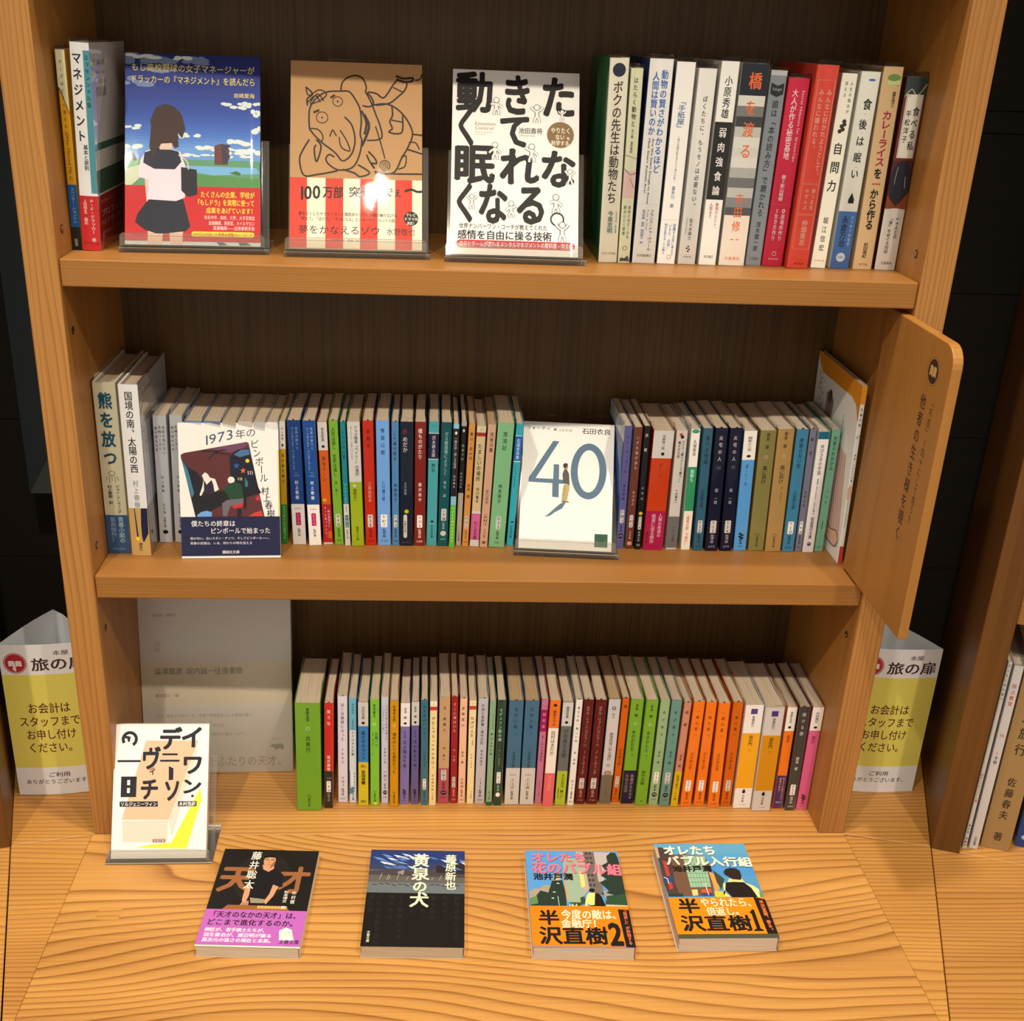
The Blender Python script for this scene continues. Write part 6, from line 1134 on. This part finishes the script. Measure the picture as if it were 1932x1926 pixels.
g_face = 'books shown cover forward on clear stands'
face_book('paperback_book', (50.6, 46.5, Z1 / mm + 6.9), 64.0, 3.2, .1295, .1895, .017, (44, 58, 120), 'blue sky cover with dark-haired girl in white blouse turned away, red band below', art1, g_face)
face_book('hardcover_book', (208.6, 47.5, Z1 / mm + 7.2), 63.0, 1.8, .1295, .1890, .018, (190, 142, 92), 'brown cover with black line doodle above red and cream stripes', art2, g_face)
face_book('paperback_book', (365.2, 44.2, Z1 / mm + 7.2), 61.3, -0.7, .1270, .1895, .015, (240, 236, 220), 'white cover with huge black kana and little outline people', art3, g_face)
face_book('paperback_book', (82.3, 44.6, Z2 / mm + 0.4), 76.5, 3.2, .1056, .1475, .009, (240, 232, 228), 'white cover with painted bar scene and navy band, leaning on the middle row', art4, None, film=.003, left=(232, 214, 150))
face_book('paperback_book', (450.2, 70.5, Z2 / mm + 6.9), 54.0, -4.6, .1045, .1490, .014, (240, 234, 226), 'white cover with large slate number 40 and a small standing man', art5, g_face, film=.010)
face_book('paperback_book', (-0.6, -50.5, 3.4), 61.3, 0.6, .1050, .1490, .012, (246, 238, 222), 'white cover with salmon box drawing and bold black katakana, nearest the notice', art6, g_face, left=(120, 40, 30))
face_book('hardcover_book', (1.5, 111.5, 0.4), 79.4, 2.2, .1820, .2405, .020, (226, 214, 200), 'large pale grey book in crumpled clear wrap behind the bottom display', artbig, None, filmmat=M_filmw, film=.006, pages=2)
g_lie = 'paperbacks lying flat on the counter board'
face_book('paperback_book', (119.6, -195.1, 14.0), 0, -2.5, .1055, .1485, .0136, (236, 222, 190), 'black cover with man in dark shirt and violet band, lying flat', lie1, g_lie, film=0, left=(24, 20, 18), pages=0)
face_book('paperback_book', (285.8, -198.4, 15.0), 0, -1.7, .1055, .1485, .0146, (232, 212, 164), 'black cover with blue cloudy sky strip and cream title, lying flat', lie2, g_lie, film=0, pages=2)
face_book('paperback_book', (461.0, -203.3, 17.2), 0, -1.1, .1055, .1485, .0168, (240, 124, 16), 'city street cover with pink title and orange band numbered 2, lying flat', lie3, g_lie, film=0, pages=0)
face_book('paperback_book', (612.8, -194.0, 18.6), 0, 0.0, .1055, .1485, .0182, (90, 110, 120), 'cover with black-vested man before sky, orange band numbered 1, lying flat', lie4, g_lie, film=0, pages=0)

# ------------------------------------------------------------------ clear acrylic stands
def stand(loc, rz, wdt, rx, t, drop, label, back=0.115, lip=0.010):
    """one bent sheet: foot, ledge, lip in front of the book, back rest behind it"""
    r = empty('book_stand', loc, (0, 0, math.radians(rz))); tag(r, label, 'book stand', 'clear bent stands under the cover-forward books')
    a = math.radians(rx); up = Vector((math.cos(a), math.sin(a))); nn = Vector((-math.sin(a), math.cos(a)))   # (y, z)
    th = 0.002
    def sheet(pts, x0, x1, nm, cut=0.0):
        mb = MB(); L = []; n = len(pts)
        for i, q in enumerate(pts):
            d0 = (Vector(pts[i]) - Vector(pts[i - 1])).normalized() if i else None
            d1 = (Vector(pts[i + 1]) - Vector(q)).normalized() if i < n - 1 else None
            d_ = ((d0 or d1) + (d1 or d0)).normalized(); nv = Vector((-d_.y, d_.x)); k = 1.0
            if d0 and d1: k = 1 / max(0.5, d_.dot(d1))
            L.append((Vector(q) + nv * th / 2 * k, Vector(q) - nv * th / 2 * k))
        for i in range(n - 1):
            (a0, a1), (b0, b1) = L[i], L[i + 1]
            c0 = cut if i == 0 else 0.0
            for P, Q in ((a0, b0), (a1, b1)): mb.face([(x0 + c0, *P), (x1 - c0, *P), (x1, *Q), (x0, *Q)], M_acryl)
            for xa, xb in ((x0 + c0, x0), (x1 - c0, x1)): mb.face([(xa, *a0), (xb, *b0), (xb, *b1), (xa, *a1)], M_edge)
        for i, c0 in ((0, cut), (n - 1, 0.0)): mb.face([(x0 + c0, *L[i][0]), (x1 - c0, *L[i][0]), (x1 - c0, *L[i][1]), (x0 + c0, *L[i][1])], M_edge)
        return mb.build(nm, r)
    f0 = nn * 0.0035
    lipb = f0 - up * 0.0025
    sheet([tuple(f0 + up * lip), tuple(f0 + up * (lip - .002)), tuple(lipb), tuple(lipb - nn * (t + 0.0062))], -0.004, wdt + 0.004, 'lip', 0.003)
    bk = lipb - nn * (t + 0.0062)
    sheet([tuple(bk + up * back), tuple(bk)], -0.003, wdt + 0.007, 'back_rest')
    y0 = lipb.x - 0.0012; zb = -drop + th / 2 + 0.0002
    sheet([(y0, min(lipb.y - 0.0015, zb + 0.006)), (y0, zb), (bk.x + 0.05, zb)], -0.005, wdt + 0.008, 'foot')
    return r
M_edge = mat_film('acrylic_edge', 0.1, 0.6, 0.25, tint=(0.9, 0.88, 0.85), scale=10, haze=0.45)  # pale diffuse share stands in for light refracted through the acrylic
for (P, rx, rz, wd, t, dr, lb) in (((50.6, 46.5, Z1 / mm + 6.9), 64.0, 3.2, .1295, .017, .0068, 'clear stand under the blue sky cover on the top shelf'),
    ((208.6, 47.5, Z1 / mm + 7.2), 63.0, 1.8, .1295, .018, .0071, 'clear stand under the brown doodle cover'),
    ((365.2, 44.2, Z1 / mm + 7.2), 61.3, -0.7, .1270, .015, .0071, 'clear stand under the huge kana cover'),
    ((450.2, 70.5, Z2 / mm + 6.9), 54.0, -4.6, .1045, .014, .0068, 'clear stand under the 40 cover on the middle shelf'),
    ((-0.6, -50.5, 3.4), 61.3, 0.6, .1050, .012, .0033, 'clear stand under the salmon box cover on the counter')):
    stand(Vector(P) * mm, rz, wd, rx, t, dr, lb)

# ------------------------------------------------------------------ folded paper notices in the gaps
def notice(loc, rz, label, h=.207, wd=.099):
    r = empty('paper_notice', loc, (0, 0, math.radians(rz))); tag(r, label, 'sign', 'folded paper notices in the gaps beside the bookcase')
    pm = simple('white_card', (228, 224, 220), 0.7); mb = MB(); th = 0.0004
    F = [(0, 0)] + [(wd * k / 6, -0.004 * math.sin(PI * k / 6)) for k in range(1, 6)] + [(wd, 0)]
    Bk = [(wd - (wd * .5) * k / 5, 0.082 * k / 5 + 0.006 * math.sin(PI * k / 5)) for k in range(1, 5)] + [(wd * .46, .083)] + [(wd * .46 * (1 - k / 5), 0.083 * (1 - k / 5) + 0.006 * math.sin(PI * k / 5)) for k in range(1, 5)]
    P = F + Bk; n = len(P); cx, cy = wd / 2, 0.03
    I = [(x + (cx - x) * .006, y + (cy - y) * .006 + (th if y <= 0 else 0)) for x, y in P]
    for i in range(n):
        j = (i + 1) % n
        mb.face([(*P[i], 0), (*P[j], 0), (*P[j], h), (*P[i], h)], pm); mb.face([(*I[j], 0), (*I[i], 0), (*I[i], h), (*I[j], h)], pm); mb.face([(*P[i], h), (*P[j], h), (*I[j], h), (*I[i], h)], pm)
    mb.build('card', r)
    p = Print(wd * 1000, h * 1000, lambda u, v, l: (u * mm, (-0.0040 * math.sin(PI * max(0, min(1, u * mm / wd)))) - l * mm - 0.00012, v * mm))
    def strip(t0, t1, c):
        for k in range(6): p.rect(k / 6, t0, (k + 1) / 6, t1, c)
    strip(0, 1, (228, 222, 218)); strip(.19, .81, (222, 206, 96)); rd = (176, 44, 52); tx = (66, 42, 44)
    p.circ(.17, .115, 13, rd, 13.5, 28); p.ring(.17, .115, 12, .5, (228, 222, 218), 28, ry=12.5)
    for sg in (-1, 1): p.poly([(.17 + sg * .004, .103), (.17 + sg * .035, .098), (.17 + sg * .075, .102), (.17 + sg * .075, .135), (.17 + sg * .035, .132), (.17 + sg * .004, .138)], (228, 214, 206))
    p.H('旅の扉', .345, .965, .085, .165, tx, .02); p.H('本屋', .60, .78, .04, .07, tx, .006)
    for i, (s_, a, b) in enumerate((('お会計は', .235, .725), ('スタッフまで', .12, .82), ('お申し付け', .18, .76), ('ください。', .18, .76))): p.H(s_, a, b, .375 + .088 * i, .442 + .088 * i, (96, 36, 34), .01)
    p.H('ご利用', .37, .63, .845, .877, tx, .012); p.H('ありがとうございます。', .10, .88, .893, .925, tx, .008)
    p.build('lettering', r)
    return r
notice((-0.1392, 0.0700, 0.0004), 6.3, 'white and yellow folded paper notice in the gap nearest the salmon box cover')
notice((0.8710, 0.0815, 0.0004), -1.5, 'white and yellow folded paper notice below the jutting name board')

# ------------------------------------------------------------------ things in the neighbouring bookcase
def nbp(x, y):    # local millimetres of the neighbouring bookcase -> world
    c, s_ = math.cos(aR), math.sin(aR); ox, oy = nbR.location.x, nbR.location.y
    return (ox + c * x * mm - s_ * y * mm, oy + s_ * x * mm + c * y * mm)
def nb_book(name, x, y, t, d, h, color, label, art, z=0.0003, cat='book', lean=0.0, **o):
    px, py = nbp(x, y); b = make_book(name, t * mm, d, h, color, loc=(px, py, z), rot=(0, math.radians(lean), aR), **o); tag(b, label, cat, 'books in the neighbouring bookcase')
    p = spine_print(b, t * mm, h, bool(o.get('hard'))); art(p); p.build('lettering', b)
def am1(p): v(p, '子どもと本の国で', .5, .6, .01, .2, K); v(p, '絵本とであった50冊', .5, .6, .58, .74, (210, 60, 50)); v(p, '母の友 特集号', .5, .6, .86, .99, K)
def am2(p): v(p, '飛ぶ教室', .5, .5, .09, .21, (220, 60, 50), .01); p.H('36', .2, .8, .355, .37, (220, 90, 80)); p.circ(.5, .46, .8, (220, 60, 50)); v(p, '手紙', .5, .42, .475, .52, K, .01); v(p, '光村図書', .5, .3, .93, .98, K)
def am3(p): v(p, '漫々大旅行', .5, .40, .08, .50, (50, 44, 36)); v(p, '佐藤春夫 著', .5, .32, .60, .96, (50, 44, 36))
def am4(p): p.rect(0, .62, 1, .68, (150, 190, 210)); p.circ(.5, .93, 3.2, (200, 214, 226)); p.ring(.5, .93, 2.4, .5, (20, 50, 120)); v(p, '海の旅', .5, .5, .1, .4, WH)
nb_book('magazine', 4.0, 9, 4.6, .14, .255, (232, 226, 214), 'thinnest white magazine against the neighbouring panel', am1, cat='magazine', film=.004)
nb_book('magazine', 12.0, 12, 9.6, .15, .2500, (234, 224, 218), 'white magazine with red characters beside the kraft brown book', am2, cat='magazine', film=.012)
nb_book('hardcover_book', 25.5, 20, 32.0, .15, .258, (186, 148, 96), 'wide kraft brown book with brushed black characters in neighbouring case', am3, film=.006)
nb_book('hardcover_book', 65.0, 34, 17.0, .13, .20, (24, 60, 120), 'dark blue book beyond the wide kraft brown one', am4, film=.004)
nb_book('hardcover_book', 83.5, 34, 20.0, .13, .19, (180, 60, 50), 'red book at the far frame edge beyond the blue one', am4, film=.004)
for i, c in enumerate(((70, 150, 60), (226, 214, 190), (60, 110, 160))):
    nb_book('paperback_book', 1.5 + 15 * i, 40, 13.0, .105, .148, c, ('bright green paperback on the neighbouring shelf above the kraft book', 'cream paperback beside the bright green one', 'blue paperback next to the neighbouring cream one')[i], am4, z=Z2 + .0003)
bpy.data.objects.remove(_go)
